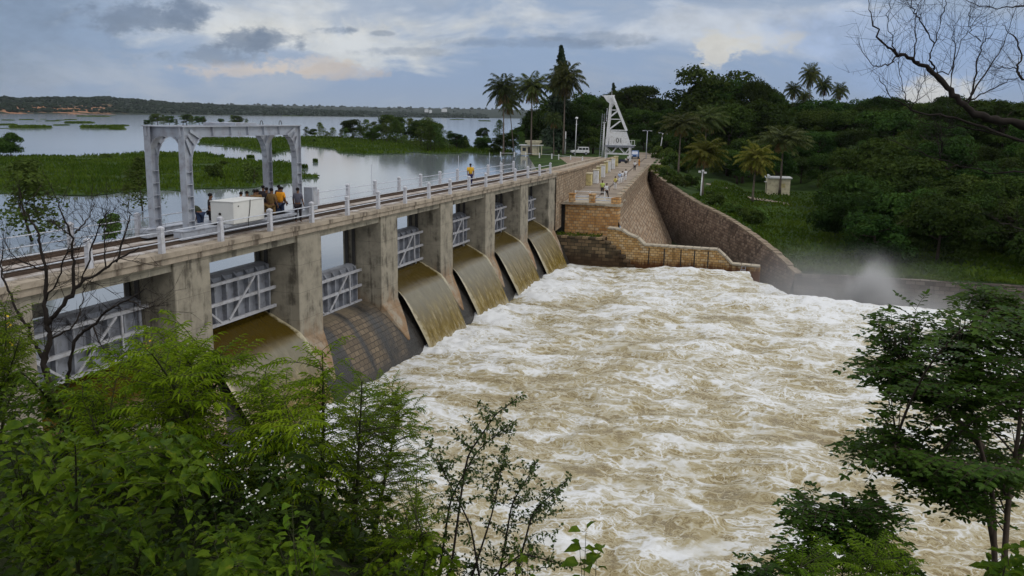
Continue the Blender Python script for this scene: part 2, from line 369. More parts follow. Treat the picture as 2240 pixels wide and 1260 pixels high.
mt['lf_forest'] = M_leaf('forest_leaf', (.012, .030, .006), (.036, .068, .012), .75, .2, .35, .06)
mt['lf_island'] = M_leaf('island_leaf', (.032, .060, .012), (.075, .118, .024), .7, .35, .4, .08)
mt['lf_gold'] = M_leaf('golden_frond', (.085, .11, .012), (.18, .185, .03), .6, .35, .8, .12)
mt['wingcap'] = M_plain('wing_coping', (.26, .205, .15), .95, .6, 1.6, 0, .15, (.08, .07, .045), .5)
mt['lf_palm'] = M_leaf('palm_leaf', (.026, .042, .010), (.062, .074, .018), .6, .25, .8, .15)
mt['lf_dry'] = M_leaf('dead_frond', (.13, .085, .03), (.20, .12, .04), .7, .2, .8)
mt['lf_con'] = M_leaf('conifer_leaf', (.010, .026, .010), (.022, .045, .016), .6, .1, .5)
mt['lf_grass'] = M_leaf('marsh_blade', (.028, .062, .005), (.074, .118, .011), .75, .35, .12, .08, rand=False)
mt['lf_feather'] = M_leaf('feathery_leaf', (.105, .190, .004), (.225, .320, .010), .6, .5, 2.5, .10, yellow=(.30, .26, .03), rand=False)
mt['lf_fine'] = M_leaf('fine_leaf', (.062, .120, .003), (.150, .220, .008), .6, .5, 2.5, .10, yellow=(.24, .20, .03), rand=False)
mt['lf_broad'] = M_leaf('broad_leaf', (.036, .080, .003), (.110, .175, .008), .55, .45, 3.0, .12, yellow=(.20, .20, .02), rand=False)
mt['lf_dark'] = M_leaf('dark_leaf', (.022, .058, .008), (.060, .115, .014), .5, .38, 3.0, .12, rand=False)
mt['lf_thorn'] = M_leaf('thorn_leaf', (.035, .06, .014), (.06, .10, .02), .5, .3, 4.0, rand=False)
mt['lf_lime'] = M_leaf('lime_leaf', (.075, .15, .006), (.15, .24, .012), .6, .45, 3.0, .12, rand=False)
mt['lf_under'] = M_leaf('undergrowth_leaf', (.008, .020, .002), (.034, .060, .005), .6, .35, 1.6, .1, yellow=(.10, .09, .015), rand=False)  # shade beneath the bushes is put into this darker leaf colour
mt['petal_w'] = M_plain('white_petal', (.75, .76, .72), .7, .1, 8)
mt['petal_y'] = M_plain('yellow_petal', (.75, .50, .02), .6, .15, 8)
# far wooded hills with patches of bare orange soil on the near shore
m, q, out = newmat('far_wood'); P = geo_pos(q); n = q.noise(P, .012, 7, .7); f = q.noise(P, .06, 4, .7)
c = q.ramp(q.math('ADD', q.math('MULTIPLY', n, .5), q.math('MULTIPLY', f, .5)), [(.32, (.004, .009, .006)), (.5, (.009, .018, .009)), (.68, (.022, .034, .014))])
s_at = q.node('ShaderNodeAttribute', attribute_name='soil').outputs['Fac']
sn = q.noise(q.vmath('MULTIPLY', P, (1, 1, 3.0)), .010, 6, .7)
c = q.mix(q.math('MULTIPLY', s_at, q.step(sn, .46, .53)), c, q.mix(q.step(f, .4, .6), (.36, .17, .09), (.25, .14, .08)))
surf(q, out, c, .95, spec=.1); mt['farwood'] = m
# reservoir
m, q, out = newmat('reservoir_water'); P = geo_pos(q)
w1 = q.noise(q.vmath('MULTIPLY', P, (.9, .35, 1)), 1.1, 4, .6); w2 = q.noise(q.vmath('MULTIPLY', P, (.10, .035, 1)), .35, 4, .6)
surf(q, out, (.19, .215, .24), .08, q.bump(q.math('ADD', q.math('MULTIPLY', w1, .35), w2), .22, .10), spec=.5, IOR=1.55); mt['reservoir'] = m
# ------------------------------------------------------------------ churning river below the spillway
BAY = 8.9; PW = 2.2                     # bay pitch, pier width: pier n stands at Y 8.9n-2.2 .. 8.9n, its face at X = 0
xs = np.concatenate([np.arange(.6, 46, .15), np.linspace(46, 130, 90)])
ys = np.concatenate([np.linspace(-22, -4, 40), np.arange(-3.9, 62.6, .15)])
GX, GY = np.meshgrid(xs, ys, indexing='ij')
wx = GX+1.6*pn(GX*.16, GY*.16, 3); wy = GY+1.6*pn(GX*.16, GY*.16, 9)
big = fbm(wx*.10, wy*.13, 21, 4); med = fbm(wx*.30, wy*.42, 31, 4, .55); rid = 1-np.abs(2*fbm(wx*.22, wy*.34, 41, 3, .5)); fin = fbm(wx*1.0, wy*1.35, 51, 4, .55)
toe = np.exp(-((GX-2.6)/2.4)**2)
onbay = np.zeros_like(GY)
for n_ in range(8):
    if n_ != 3: onbay = np.maximum(onbay, sstep(GY, BAY*(n_-1)-.6, BAY*(n_-1)+.6)*(1-sstep(GY, BAY*n_-PW-.6, BAY*n_-PW+.6)))
H = .42*big+.25*med+.18*np.maximum(rid-.35, -.4)+.05*fin
H = H*(.72+.28*sstep(GX, 2, 9))
H += toe*onbay*(.22+.42*np.abs(fbm(GX*.7, GY*.7, 61, 4)))-.15
H += .75*np.exp(-((GX-15.5)/4.5)**2-((GY-57)/5.0)**2)+.55*np.exp(-((GX-24)/9)**2-((GY-49.2)/2.0)**2)
H += .5*np.exp(-((GX-14)/4)**2-((GY-26)/3.0)**2)+.35*np.exp(-((GX-16)/3)**2-((GY-18)/2.5)**2)
edge = 51.3+.7*pn(GX*.5, GY*0, 5)+.4*pn(GX*1.7, GY*0, 6)+7.5*(1-sstep(GX, 19.2, 24.5))+6*(1-sstep(GX, 18.5, 19.6))
BOIL = np.zeros_like(GX)
for bx, by, br in [(*pz(a_, b_, 0)[:2], r_) for a_, b_, r_ in ((1395, 760, 2.6), (1250, 740, 1.6), (1330, 965, 1.9), (1180, 925, 1.2), (1275, 1015, 1.3), (1420, 690, 2.0), (1560, 870, 2.0), (1500, 1150, 1.5), (1650, 1080, 1.6), (1220, 1130, 1.2), (1750, 830, 2.4), (1600, 700, 2.4), (1130, 800, 1.3))]:
    dd_ = np.hypot(GX-bx, (GY-by)*1.15)/br*(1+.30*pn(GX*.9, GY*.9, 13)); BO = np.exp(-dd_**2); RI = np.exp(-((dd_-1.35)/.38)**2); H += .14*BO-.05*RI+.03*np.cos(dd_*6)*np.exp(-dd_); BOIL = BOIL-.13*BO+.13*RI
TR = [pz(a_, b_, 0)[:2] for a_, b_ in ((1255, 895), (1330, 905), (1430, 935), (1560, 950), (1700, 955), (1860, 945))]
for (x1, y1), (x2, y2) in zip(TR[:-1], TR[1:]):
    ll = math.hypot(x2-x1, y2-y1); tt_ = np.clip(((GX-x1)*(x2-x1)+(GY-y1)*(y2-y1))/ll**2, 0, 1); d_ = np.hypot(GX-x1-tt_*(x2-x1), GY-y1-tt_*(y2-y1))+.3*pn(GX*.6, GY*.6, 15); BOIL = BOIL-.10*np.exp(-(d_/.8)**2)+.06*np.exp(-((d_-1.3)/.5)**2); H += -.08*np.exp(-(d_/.9)**2)
drop = sstep(GY-edge, -.3, 2.6); H = H*(1-drop)-2.6*drop+drop*.35*med
foam = .47+.34*fbm(GX*.07, GY*.75, 91, 4)*np.exp(-GX/16)+.30*big-.10*sstep(GX, 7, 10)*(1-sstep(GX, 17, 23))*sstep(GY, 6, 14)*(1-sstep(GY, 34, 46))+.22*med+.42*toe*onbay+.12*np.exp(-((GX-13)/9)**2-((GY-55)/8)**2)+.20*sstep(GX, 15, 27)*sstep(GY, 26, 40)-.12*sstep(GX, 16, 22)*sstep(GY, 2, 8)*(1-sstep(GY, 18, 26))+.4*drop+BOIL
MBw = MB(); MBw.grid(np.stack([GX, GY, H], -1))
m, q, out = newmat('river_foam'); P = geo_pos(q)
at = q.node('ShaderNodeAttribute', attribute_name='foam').outputs['Fac']
wv = q.vmath('SUBTRACT', q.noise(P, .55, 4, .6, 0, True), (.5, .5, .5)); sc = q.vmath('SCALE', wv); sc.node.inputs['Scale'].default_value = 2.4
Pw = q.vmath('ADD', q.vmath('MULTIPLY', P, (.75, 1.25, 1.0)), sc)
def ridge(scale, detail, dist): 
    a = q.noise(Pw, scale, detail, .58, dist); return q.math('SUBTRACT', 1.0, q.math('ABSOLUTE', q.math('MULTIPLY', q.math('SUBTRACT', a, .5), 6.5)), clamp=True)
r1 = ridge(.30, 3, 1.2); r2 = ridge(.72, 3, 1.1); r3 = ridge(1.6, 3, .9)
pt = q.noise(Pw, .26, 4, .55, .6); fn = q.noise(q.vmath('MULTIPLY', Pw, (.55, 1.5, 1)), 3.2, 4, .6)
wv2 = q.vmath('SUBTRACT', q.noise(P, 1.1, 3, .55, 0, True), (.5, .5, .5)); sc2 = q.vmath('SCALE', wv2); sc2.node.inputs['Scale'].default_value = 1.5; Pv = q.vmath('MULTIPLY', q.vmath('ADD', Pw, sc2), (1, 1, 0))
def web(scale, w0, w1):
    dv = q.node('ShaderNodeTexVoronoi', {'Vector': Pv, 'Scale': scale, 'Randomness': 1.0}, feature='DISTANCE_TO_EDGE').outputs['Distance']
    wd = q.math('ADD', w0, q.math('MULTIPLY', q.step(q.noise(Pw, scale*1.3, 3, .6), .40, .66), w1)); return q.math('SUBTRACT', 1.0, q.math('DIVIDE', dv, wd), clamp=True)
wb1 = web(.50, .03, .22); wb2 = web(1.15, .025, .24); wb3 = web(2.3, .03, .26)
s = q.math('MAXIMUM', q.math('MULTIPLY', wb1, .80), q.math('MAXIMUM', q.math('MULTIPLY', wb2, .74), q.math('MULTIPLY', wb3, .50)))
s = q.math('MAXIMUM', s, q.math('MULTIPLY', q.math('POWER', r2, 3.6), .55))
s = q.math('ADD', q.math('MAXIMUM', s, q.math('MULTIPLY', q.math('POWER', r3, 3.2), .46)), .125)
s = q.math('ADD', s, q.math('MULTIPLY', q.math('SUBTRACT', pt, .5), .95)); s = q.math('ADD', s, q.math('MULTIPLY', q.math('SUBTRACT', fn, .5), .24))
s = q.math('ADD', s, q.math('MULTIPLY', q.math('SUBTRACT', at, .5), 1.15))
c = q.ramp(s, [(.0, (.180, .135, .058)), (.16, (.255, .202, .095)), (.36, (.335, .284, .160)), (.52, (.430, .400, .310)), (.70, (.555, .555, .53)), (.95, (.67, .685, .70))])
surf(q, out, c, q.step(s, .1, .7, .22, .75), q.bump(q.math('ADD', s, q.math('MULTIPLY', fn, .3)), .18, .10), spec=.35); mt['foam'] = m
w_ = MBw.build('river_water', mt['foam'], smooth=True, floats={'foam': foam.reshape(-1)}); tag(w_, kind='structure')
w_['label'] = 'churning brown river water covered in white foam below the spillway'
# lower side channel beyond the lip
xs2 = np.arange(19.9, 140, .6); ys2 = np.arange(50.5, 63.0, .35); A, B = np.meshgrid(xs2, ys2, indexing='ij')
ch = MB(); ch.grid(np.stack([A, B, -2.35+.25*fbm(A*.3, B*.3, 71, 4)], -1))
tag(ch.build('channel_water', mt['foam'], smooth=True, floats={'foam': (.55+.3*fbm(A*.2, B*.2, 5, 3)).reshape(-1)}), kind='structure')

# reservoir (one sheet to the horizon) above the dam
RZ = 4.9
rs = MB(); rs.add([(-9000, -3000, RZ), (-1.75, -3000, RZ), (-1.75, 64.5, RZ), (-3.6, 72, RZ), (-23.5, 238, RZ), (-40, 400, RZ), (-40, 8800, RZ), (-9000, 8800, RZ)], [tuple(range(8))])
tag(rs.build('reservoir_water', mt['reservoir']), kind='structure')

# water sheets pouring over the weir
m, q, out = newmat('sheet_water'); uvx = q.node('ShaderNodeAttribute', attribute_name='across').outputs['Fac']; uvy = q.node('ShaderNodeAttribute', attribute_name='along').outputs['Fac']
P = geo_pos(q); y_ = q.sep(P)[1]
wob = q.math('MULTIPLY', q.noise(P, .5, 3), .4)
stc = q.noise(q.comb(q.math('ADD', y_, wob), q.math('MULTIPLY', uvy, .35), 0.0), 2.2, 6, .65); stf = q.noise(q.comb(q.math('ADD', y_, wob), q.math('MULTIPLY', uvy, .22), 4.0), 7.5, 5, .7)
eg = q.math('MINIMUM', uvx, q.math('SUBTRACT', 6.7, uvx))
c = q.mix(q.step(stc, .38, .66), (.115, .076, .008), (.20, .142, .030)); gm = q.math('MULTIPLY', q.step(q.math('ADD', uvy, wob), 2.9, 3.5), q.step(q.math('ADD', uvy, q.math('MULTIPLY', stc, 2.0)), 7.4, 4.6)); c = q.mix(q.math('MULTIPLY', gm, .8), c, q.mix(stc, (.125, .115, .080), (.215, .205, .160))); c = q.mix(q.step(q.math('ADD', uvy, wob), 2.9, 3.5), (.058, .038, .003), c)  # dark crest and grey band paint bridge and sky reflections into the colour
fo = q.math('MULTIPLY', q.step(q.math('ADD', stf, q.math('MULTIPLY', q.math('SUBTRACT', stc, .5), .6)), .50, .72), q.step(uvy, 2.6, 7.0, .02, .5))
egn = q.step(q.math('ADD', eg, q.math('MULTIPLY', q.math('SUBTRACT', q.noise(P, 3.5, 5), .5), .5)), .34, .05, 0, .75)
wb = q.step(q.math('ADD', uvy, q.math('MULTIPLY', q.math('SUBTRACT', stf, .5), 3.5)), 6.2, 7.6, 0, .8)
c = q.mix(q.math('MAXIMUM', q.math('MAXIMUM', fo, egn), wb), c, (.50, .45, .32))
surf(q, out, c, q.step(uvy, 1.0, 5.0, .08, .22), q.bump(q.math('ADD', stc, q.math('MULTIPLY', stf, .5)), .5, .07), spec=.5, IOR=1.33); mt['sheet'] = m
PROF = np.array([(-2.6, 4.75), (-1.9, 4.48), (-1.3, 4.18), (-.7, 3.88), (-.1, 3.50), (.25, 3.18), (.52, 2.84), (.85, 2.38), (1.16, 1.88), (1.44, 1.4), (1.70, .90), (1.93, .40), (2.13, -.1), (2.32, -.7), (2.45, -1.2)])
def smoothprof(pr, n):
    d = np.concatenate([[0], np.cumsum(np.linalg.norm(np.diff(pr, axis=0), axis=1))]); s_ = np.linspace(0, d[-1], n)
    return np.stack([np.interp(s_, d, pr[:, 0]), np.interp(s_, d, pr[:, 1])], 1), s_
# ------------------------------------------------------------------ spillway dam: piers, weir, deck
dam = thing('spillway_dam', 'concrete spillway bridge on tall piers with a rail track along its deck', 'dam', (0, 30, 0))
Y0, Y1 = -15.0, 62.3
for n_ in range(0, 8):
    a, b = BAY*n_-PW, BAY*n_
    k = MB(); k.prism([(-2.5, -1.5), (0, -1.5), (0, 8.34), (-3.9, 8.34), (-3.9, 8.1), (-2.5, 7.5)], 'Y', a, b)
    # nose: sloping foot that narrows downwards on the weir face
    k.add([(0.0, a, 3.15), (0.0, b, 3.15), (.72, a+.45, 1.95), (.72, b-.45, 1.95), (1.25, a+1.0, .9), (1.25, b-1.0, .9), (-.3, a, 1.0), (-.3, b, 1.0), (.3, a+1.0, -.5), (.3, b-1.0, -.5)],
          [(0, 2, 3, 1), (2, 4, 5, 3), (0, 6, 8, 4, 2), (1, 3, 5, 9, 7), (4, 8, 9, 5)])
    o = k.build('pier', mt['pier'], dam, True)
    bv = o.modifiers.new('edge', 'BEVEL'); bv.width = .03; bv.segments = 1; bv.limit_method = 'ANGLE'
    g = MB()
    for yy, s_ in ((a, -1), (b, 1)):
        for x0, x1 in ((-1.86, -1.68), (-2.32, -2.12)): g.b2((x0, min(yy, yy+s_*.10), 2.2), (x1, max(yy, yy+s_*.10), 8.0))
    g.build('gate_guide', mt['dark'], dam, True)
# weir body under the water, with a dry course of masonry where a gate is shut
m, q, out = newmat('weir_masonry'); P = geo_pos(q); x, y, z = q.sep(P)
al = q.node('ShaderNodeAttribute', attribute_name='along').outputs['Fac']
br = q.node('ShaderNodeTexBrick', {'Vector': q.comb(q.math('ADD', y, q.math('MULTIPLY', q.noise(P, 2), .15)), q.math('ADD', al, q.math('MULTIPLY', q.noise(P, 2.6), .12)), 0.0), 'Color1': (0, 0, 0), 'Color2': (1, 1, 1), 'Mortar': (.5, .5, .5), 'Scale': 1.0, 'Mortar Size': .035, 'Mortar Smooth': .8, 'Brick Width': .46, 'Row Height': .30})
n = q.noise(P, 2.5, 6, .65); st = q.noise(q.comb(q.math('ADD', y, q.math('MULTIPLY', q.noise(P, .6, 3), .9)), q.math('MULTIPLY', al, .10), 0.0), .52, 3, .5)
dry = q.mix(br.outputs[1], q.mix(q.sep(br.outputs[0])[0], (.10, .078, .055), (.175, .135, .092)), (.058, .048, .038))
dry = q.mix(q.step(al, 4.2, 4.8), q.mix(n, (.085, .07, .045), (.16, .125, .085)), dry)
wet = q.mix(n, (.022, .021, .02), (.045, .04, .034))
yw = q.math('ADD', q.math('ADD', y, q.math('MULTIPLY', q.math('SUBTRACT', st, .5), 3.4)), q.math('MULTIPLY', q.math('SUBTRACT', n, .5), .7))
def band(c0, w): return q.step(q.math('ABSOLUTE', q.math('SUBTRACT', yw, c0)), w+.42, w-.30)
dryb = q.math('MAXIMUM', q.math('MAXIMUM', band(19.45, .80), band(21.9, .72)), q.math('MULTIPLY', band(24.1, .35), .6))
wf = q.math('MAXIMUM', q.math('SUBTRACT', 1.0, dryb), q.step(al, 2.4, 1.9, 0, .85))
wf = q.math('MAXIMUM', wf, q.step(z, .9, -.1))
surf(q, out, q.mix(wf, dry, wet), q.mix(wf, (.85, .85, .85), (.32, .32, .32)), q.bump(q.math('SUBTRACT', q.math('MULTIPLY', n, .5), br.outputs[1]), .5, .05), spec=.35); mt['weir'] = m
WP = np.array([(-4.0, 1.0), (-2.6, 2.9), (-1.9, 3.25), (-1.3, 3.30), (-.8, 3.20), (-.3, 2.92), (.15, 2.5), (.55, 1.98), (.92, 1.4), (1.26, .75), (1.55, .1), (1.82, -.6), (2.0, -1.2)])
pr_, s_ = smoothprof(WP, 34); yy = np.linspace(-12, Y1, 150)
k = MB(); V = np.stack([np.repeat(pr_[:, None, 0], len(yy), 1), np.repeat(yy[None, :], len(pr_), 0), np.repeat(pr_[:, None, 1], len(yy), 1)], -1)
k.grid(V[:, ::-1]); k.build('weir', mt['weir'], dam, True, smooth=True, floats={'along': np.repeat(s_[:, None], len(yy), 1).reshape(-1)})
# sheets
BAYS = {-1: 1, 0: 1, 1: 1, 3: 1, 4: 1, 5: 1, 6: 1}
for n_ in BAYS:
    a, b = BAY*n_, BAY*(n_+1)-PW
    if n_ == -1: a = b-6.7
    pr_, s_ = smoothprof(PROF, 44); ya = np.linspace(a+.01, b-.01, 60)
    YY = np.repeat(ya[None, :], len(pr_), 0); XX = np.repeat(pr_[:, None, 0], len(ya), 1); ZZ = np.repeat(pr_[:, None, 1], len(ya), 1); SS = np.repeat(s_[:, None], len(ya), 1)
    ed = np.minimum(YY-a, b-YY); amp = sstep(SS, 2.5, 6)
    rip = .09*fbm(YY*1.3+n_*7, SS*.18, 80+n_, 4)*amp+.04*pn(YY*4.5, SS*.5+n_, 90)*sstep(SS, 4, 7)+.10*np.exp(-(ed/.22)**2)*sstep(SS, 1.8, 3)*(1-.5*amp)-.22*np.exp(-(ed/.16)**2)*amp
    # the nappe draws in a little from the piers once it is clear of them
    free = sstep(SS, 3.4, 6.6); YY = YY+np.where(YY < (a+b)/2, .34, -.10)*free*np.exp(-(ed/1.2))
    k = MB(); k.grid(np.stack([XX+rip*.8, YY, ZZ+rip*.5], -1)[:, ::-1])
    o = k.build('spillway_water', mt['sheet'], smooth=True, floats={'across': (ya[::-1][None, :]-a+0*SS).reshape(-1), 'along': SS.reshape(-1)})
    tag(o, kind='structure')
k = MB(); k.prism([(-3.95, 8.345), (.12, 8.345), (.12, 8.56), (.2, 8.60), (.2, 8.80), (-3.95, 8.80)], 'Y', Y0, Y1); o = k.build('deck_slab', mt['deck'], dam, True)
k = MB(); k.b2((-3.45, Y0, 8.80), (-.42, Y1, 8.84)); k.build('walkway', mt['decktop'], dam, True)
for n_ in range(-1, 7):
    a, b = BAY*n_, BAY*(n_+1)-PW
    k = MB(); k.b2((-.62, a, 7.98), (-.12, b, 8.34)); k.b2((-3.9, a, 8.05), (-3.3, b, 8.34)); k.build('beam', mt['beam'], dam, True)
    k = MB(); k.prism([((a+b)/2-.45, 8.05), ((a+b)/2-.25, 6.6), ((a+b)/2+.25, 6.6), ((a+b)/2+.45, 8.05)], 'X', -3.8, -3.35); k.build('hanger_bracket', mt['beam'], dam, True)
# rails of the gantry
for x_, lb in ((-.95, 'dark steel crane rail on the downstream side of the bridge deck'), (-2.85, 'dark steel crane rail on the reservoir side of the bridge deck')):
    k = MB(); k.b2((x_-.16, Y0, 8.80), (x_+.16, Y1-.5, 8.93)); k.b2((x_-.07, Y0, 8.93), (x_+.07, Y1-.5, 9.06)); tag(k.build('crane_rail', mt['rust'], loc=(x_, 20, 8.8)), lb, 'rail', 'crane rails along the bridge deck')
# ---- sluice gates
GZ = {-1: 4.6, 0: 4.62, 1: 4.70, 2: 3.22, 3: 4.42, 4: 4.50, 5: 4.48, 6: 4.42}
GLAB = {-1: 'grey steel sluice gate mostly cut off at the frame edge', 0: 'grey steel sluice gate behind the bare shrub, above brown flowing water', 1: 'raised grey sluice gate with amber water sliding beneath, behind the feathery bush', 2: 'shut grey sluice gate above the dry stained masonry chute',
        3: 'raised grey sluice gate just beyond the dry chute', 4: 'raised grey sluice gate over the middle of the five flowing chutes beyond the dry one', 5: 'raised grey sluice gate one bay before the last bay by the orange abutment', 6: 'raised grey sluice gate in the last bay next to the orange stone abutment'}
def gate(n_):
    a, b = BAY*n_+.06, BAY*(n_+1)-PW-.06; z0 = GZ[n_]; L = b-a
    r = thing('sluice_gate', GLAB[n_], 'sluice gate', (-1.6, a, z0), 0, 'sluice gates between the piers')
    k = MB(); k.b2((-.12, 0, 0), (-.02, L, 2.12))
    k.prism([(-.55, 2.10), (-.12, 2.12), (-.02, 2.12), (-.26, 2.24), (-.55, 2.27)], 'Y', 0, L); k.build('skin_plate', mt['gate'], r)
    for i in range(8):
        y_ = .35+i*(L-.7)/7; k = MB(); k.prism([(-.02, .1), (.20, .14), (.22, 1.0), (.22, 1.94), (.02, 2.2), (-.02, 2.2)], 'Y', y_-.055, y_+.055); k.build('stiffener', mt['gate'], r)
    for z_ in (.10, 1.02, 1.93): k = MB(); k.b2((.22, 0, z_-.07), (.34, L, z_+.07)); k.build('chord', mt['gatebar'], r)
    for p_, q_ in (((.36, .15, 1.72), (.36, L*.33, .18)), ((.36, L*.42, .18), (.36, L*.73, 1.86)), ((.36, L*.77, .17), (.36, L*.77, 1.86))): k = MB(); k.bar(p_, q_, .09, .06, (1, 0, 0)); k.build('brace', mt['gatebar'], r)
    if n_ in (3, 4, 5): k = MB(); k.bar((.1, L*.88, -.5), (.1, L*.88, 0), .12, .12); k.build('lifting_lug', mt['gatebar'], r)
for n_ in range(-1, 7): gate(n_)
# ---- railings
def railing(name, lab, x_, y0, y1, step, hgt, poles=()):
    r = thing(name, lab, 'railing', (x_, y0, 8.8), 0, 'railings along the bridge deck')
    n = int(round((y1-y0)/step)); P0 = MB()
    for i in range(n+1):
        y_ = i*step; k = MB(); k.box((0, y_, hgt/2-.03), (.19, .21, hgt-.06), taper=.86); k.box((0, y_, hgt-.01), (.20, .22, .08)); k.box((0, y_, hgt+.06), (.18, .2, .06), taper=.35); k.build('post', mt['post'], r)
    for z_ in (.40, .80): k = MB(); k.tube([(0, -.3, z_), (0, (y1-y0)+.1, z_)], .024, 6); k.build('rail_pipe', mt['pipe'], r)
    for y_ in poles: k = MB(); k.tube([(.0, y_-y0+.15, 0), (0, y_-y0+.15, 2.1)], .022, 5); k.build('conduit_pole', mt['pipe'], r)
railing('railing', 'downstream railing of white concrete posts and two pipes along the bridge deck', .02, -12.0, 60.3, 3.614, .95)
railing('railing', 'reservoir side railing of white posts and thin pipes beyond the rail track', -3.75, -12.8, 60.5, 3.665, .98, (30.6, 45.9, 53.4))
# ------------------------------------------------------------------ gantry on the deck
gy0, gy1, gxn, gxf, gz0, gz1 = 8.95, 17.25, -.95, -2.62, 8.93, 13.5
gan = thing('gantry_crane', 'grey steel gantry frame with four ribbed legs straddling the deck rails', 'gantry', ((gxn+gxf)/2, (gy0+gy1)/2, gz0))
def gleg(x_, y_, sy, sx):
    k = MB(); w0, w1 = .30, .26           # I-section: web in the Y-Z plane, flanges either side, widening into the top beam
    def P(dy, z): return (y_+dy*sy, z)
    # web plate with a curved haunch at the top
    zt = gz1; hz = 1.15; haunch = [(.18+.95*(1-math.cos(a)), zt-.40-hz*(1-math.sin(a))) for a in np.linspace(0, math.pi/2, 7)]
    poly = [(-.18, gz0+.35), (.18, gz0+.35)]+haunch+[(1.13, zt-.02), (-.18, zt-.02)]
    pl = [P(*p_) for p_ in poly]
    if sy < 0: pl = pl[::-1]
    k.prism(pl, 'X', x_-.03, x_+.03)
    web = k
    fl = MB()
    yo = sorted((y_-.18*sy, y_-.215*sy)); fl.b2((x_-.15, yo[0], gz0+.35), (x_+.15, yo[1], zt-.02))
    inner = [(.18, gz0+.35)]+haunch
    for p_, q_ in zip(inner[:-1], inner[1:]):
        A = P(*p_); B = P(*q_); fl.bar((x_, A[0], A[1]), (x_, B[0], B[1]), .34, .045, (1, 0, 0)) if False else fl.hexa([(x_-.15, A[0], A[1]), (x_+.15, A[0], A[1]), (x_+.15, A[0]+.035*sy, A[1]), (x_-.15, A[0]+.035*sy, A[1])], [(x_-.15, B[0], B[1]), (x_+.15, B[0], B[1]), (x_+.15, B[0]+.035*sy, B[1]-.03), (x_-.15, B[0]+.035*sy, B[1]-.03)])
    sts = []
    for z_ in (gz0+.75, gz0+1.25, gz0+1.75, gz0+2.25, gz0+2.75):
        for xx in (x_-.10, x_+.10): sts.append(MB()); sts[-1].b2((xx-.055, y_-.178, z_-.015), (xx+.055, y_+.178, z_+.015))
    for a in (0.35, .8, 1.25):             # ribs fanned in the haunch
        cy, cz = .24+.95*(1-math.cos(a)), zt-.40-hz*(1-math.sin(a)); A = P(cy, cz); B = P(-.1+.45*a*.6, zt-.1-.55*(1-a/1.4))
        for s_ in (-1, 1): sts.append(MB()); sts[-1].bar((x_+s_*.10, A[0], A[1]), (x_+s_*.10, B[0], B[1]), .13, .03, (1, 0, 0))
    leg = web.build('leg', mt['silver'], gan, True); leg.name = 'leg'
    for mb, nm in [(fl, 'flange')]+[(b_, 'stiffener') for b_ in sts]:
        o = mb.build(nm, mt['silver'], None); o.parent = leg
        for v in o.data.vertices: v.co = v.co-Vector(gan.location)
    # transverse haunch towards the other leg of the pair
    h = MB(); pts = [(x_+sx*(.03+.62*(1-math.cos(a))), zt-.40-.75*(1-math.sin(a))) for a in np.linspace(0, math.pi/2, 6)]
    for p_, q_ in zip(pts[:-1], pts[1:]): h.hexa([(p_[0], y_-.2, p_[1]), (p_[0]+.03, y_-.2, p_[1]), (p_[0]+.03, y_+.2, p_[1]), (p_[0], y_+.2, p_[1])], [(q_[0], y_-.2, q_[1]), (q_[0]+.03, y_-.2, q_[1]), (q_[0]+.03, y_+.2, q_[1]), (q_[0], y_+.2, q_[1])])
    pl = [(x_, zt-1.21)]+pts+[(x_+sx*.65, zt-.03), (x_, zt-.03)]
    h.prism(pl if sx > 0 else pl[::-1], 'Y', y_-.02, y_+.02); h.build('knee_bracket', mt['silver'], gan, True)
for x_, sx in ((gxn, -1), (gxf, 1)):
    for y_, sy in ((gy0, 1), (gy1, -1)): gleg(x_, y_, sy, sx)
for x_ in (gxn, gxf):
    k = MB(); k.b2((x_-.028, gy0-.28, gz1-.40), (x_+.028, gy1+.28, gz1-.02)); k.b2((x_-.17, gy0-.30, gz1-.018), (x_+.17, gy1+.30, gz1+.022)); k.b2((x_-.17, gy0+1.15, gz1-.43), (x_+.17, gy1-1.15, gz1-.402))
    for i in range(5): y_ = gy0+1.7+i*1.25; k.b2((x_-.14, y_-.015, gz1-.398), (x_+.14, y_+.015, gz1-.02))
    k.build('top_beam', mt['silver'], gan, True)
    # bogie along the rail
    k = MB(); k.b2((x_-.19, gy0-.75, gz0+.04), (x_+.19, gy1+.85, gz0+.36)); k.b2((x_-.24, gy0-.72, gz0+.362), (x_+.24, gy1+.8, gz0+.40)); k.build('end_carriage', mt['silver'], gan, True)
    for y_ in (gy0-.4, gy0+.45, gy1-.45, gy1+.45):
        k = MB(); k.tube([(x_-.06, y_, gz0+.14), (x_+.06, y_, gz0+.15)], .13, 14); k.build('wheel', mt['dark'], gan, True)
for y_ in (gy0, gy1, gy0+3.1, gy1-3.1):
    k = MB(); k.b2((gxf+.18, y_-.03, gz1-.42), (gxn-.18, y_+.03, gz1-.03)); k.b2((gxf+.18, y_-.15, gz1-.028), (gxn-.18, y_+.15, gz1+.012)); k.build('cross_beam', mt['silver'], gan, True)
k = MB(); k.b2((gxf+.1, gy0+3.3, gz1+.024), (gxn+.1, gy1-3.4, gz1+.14)); k.build('roof_plate', mt['silver'], gan, True)
for y_ in (gy0+.9, gy1-1.9, gy1-.3):
    k = MB(); a = np.linspace(0, math.pi, 7); k.tube([(-1.6, y_+.12*math.cos(b), gz1+.03+.2*math.sin(b)) for b in a], .018, 5); k.build('lifting_eye', mt['dark'], gan, True)
k = MB(); k.b2((gxf+.25, gy0+1.6, gz0+.30), (gxn+.55, gy1-1.0, gz0+.40)); k.build('platform', mt['silver'], gan, True)
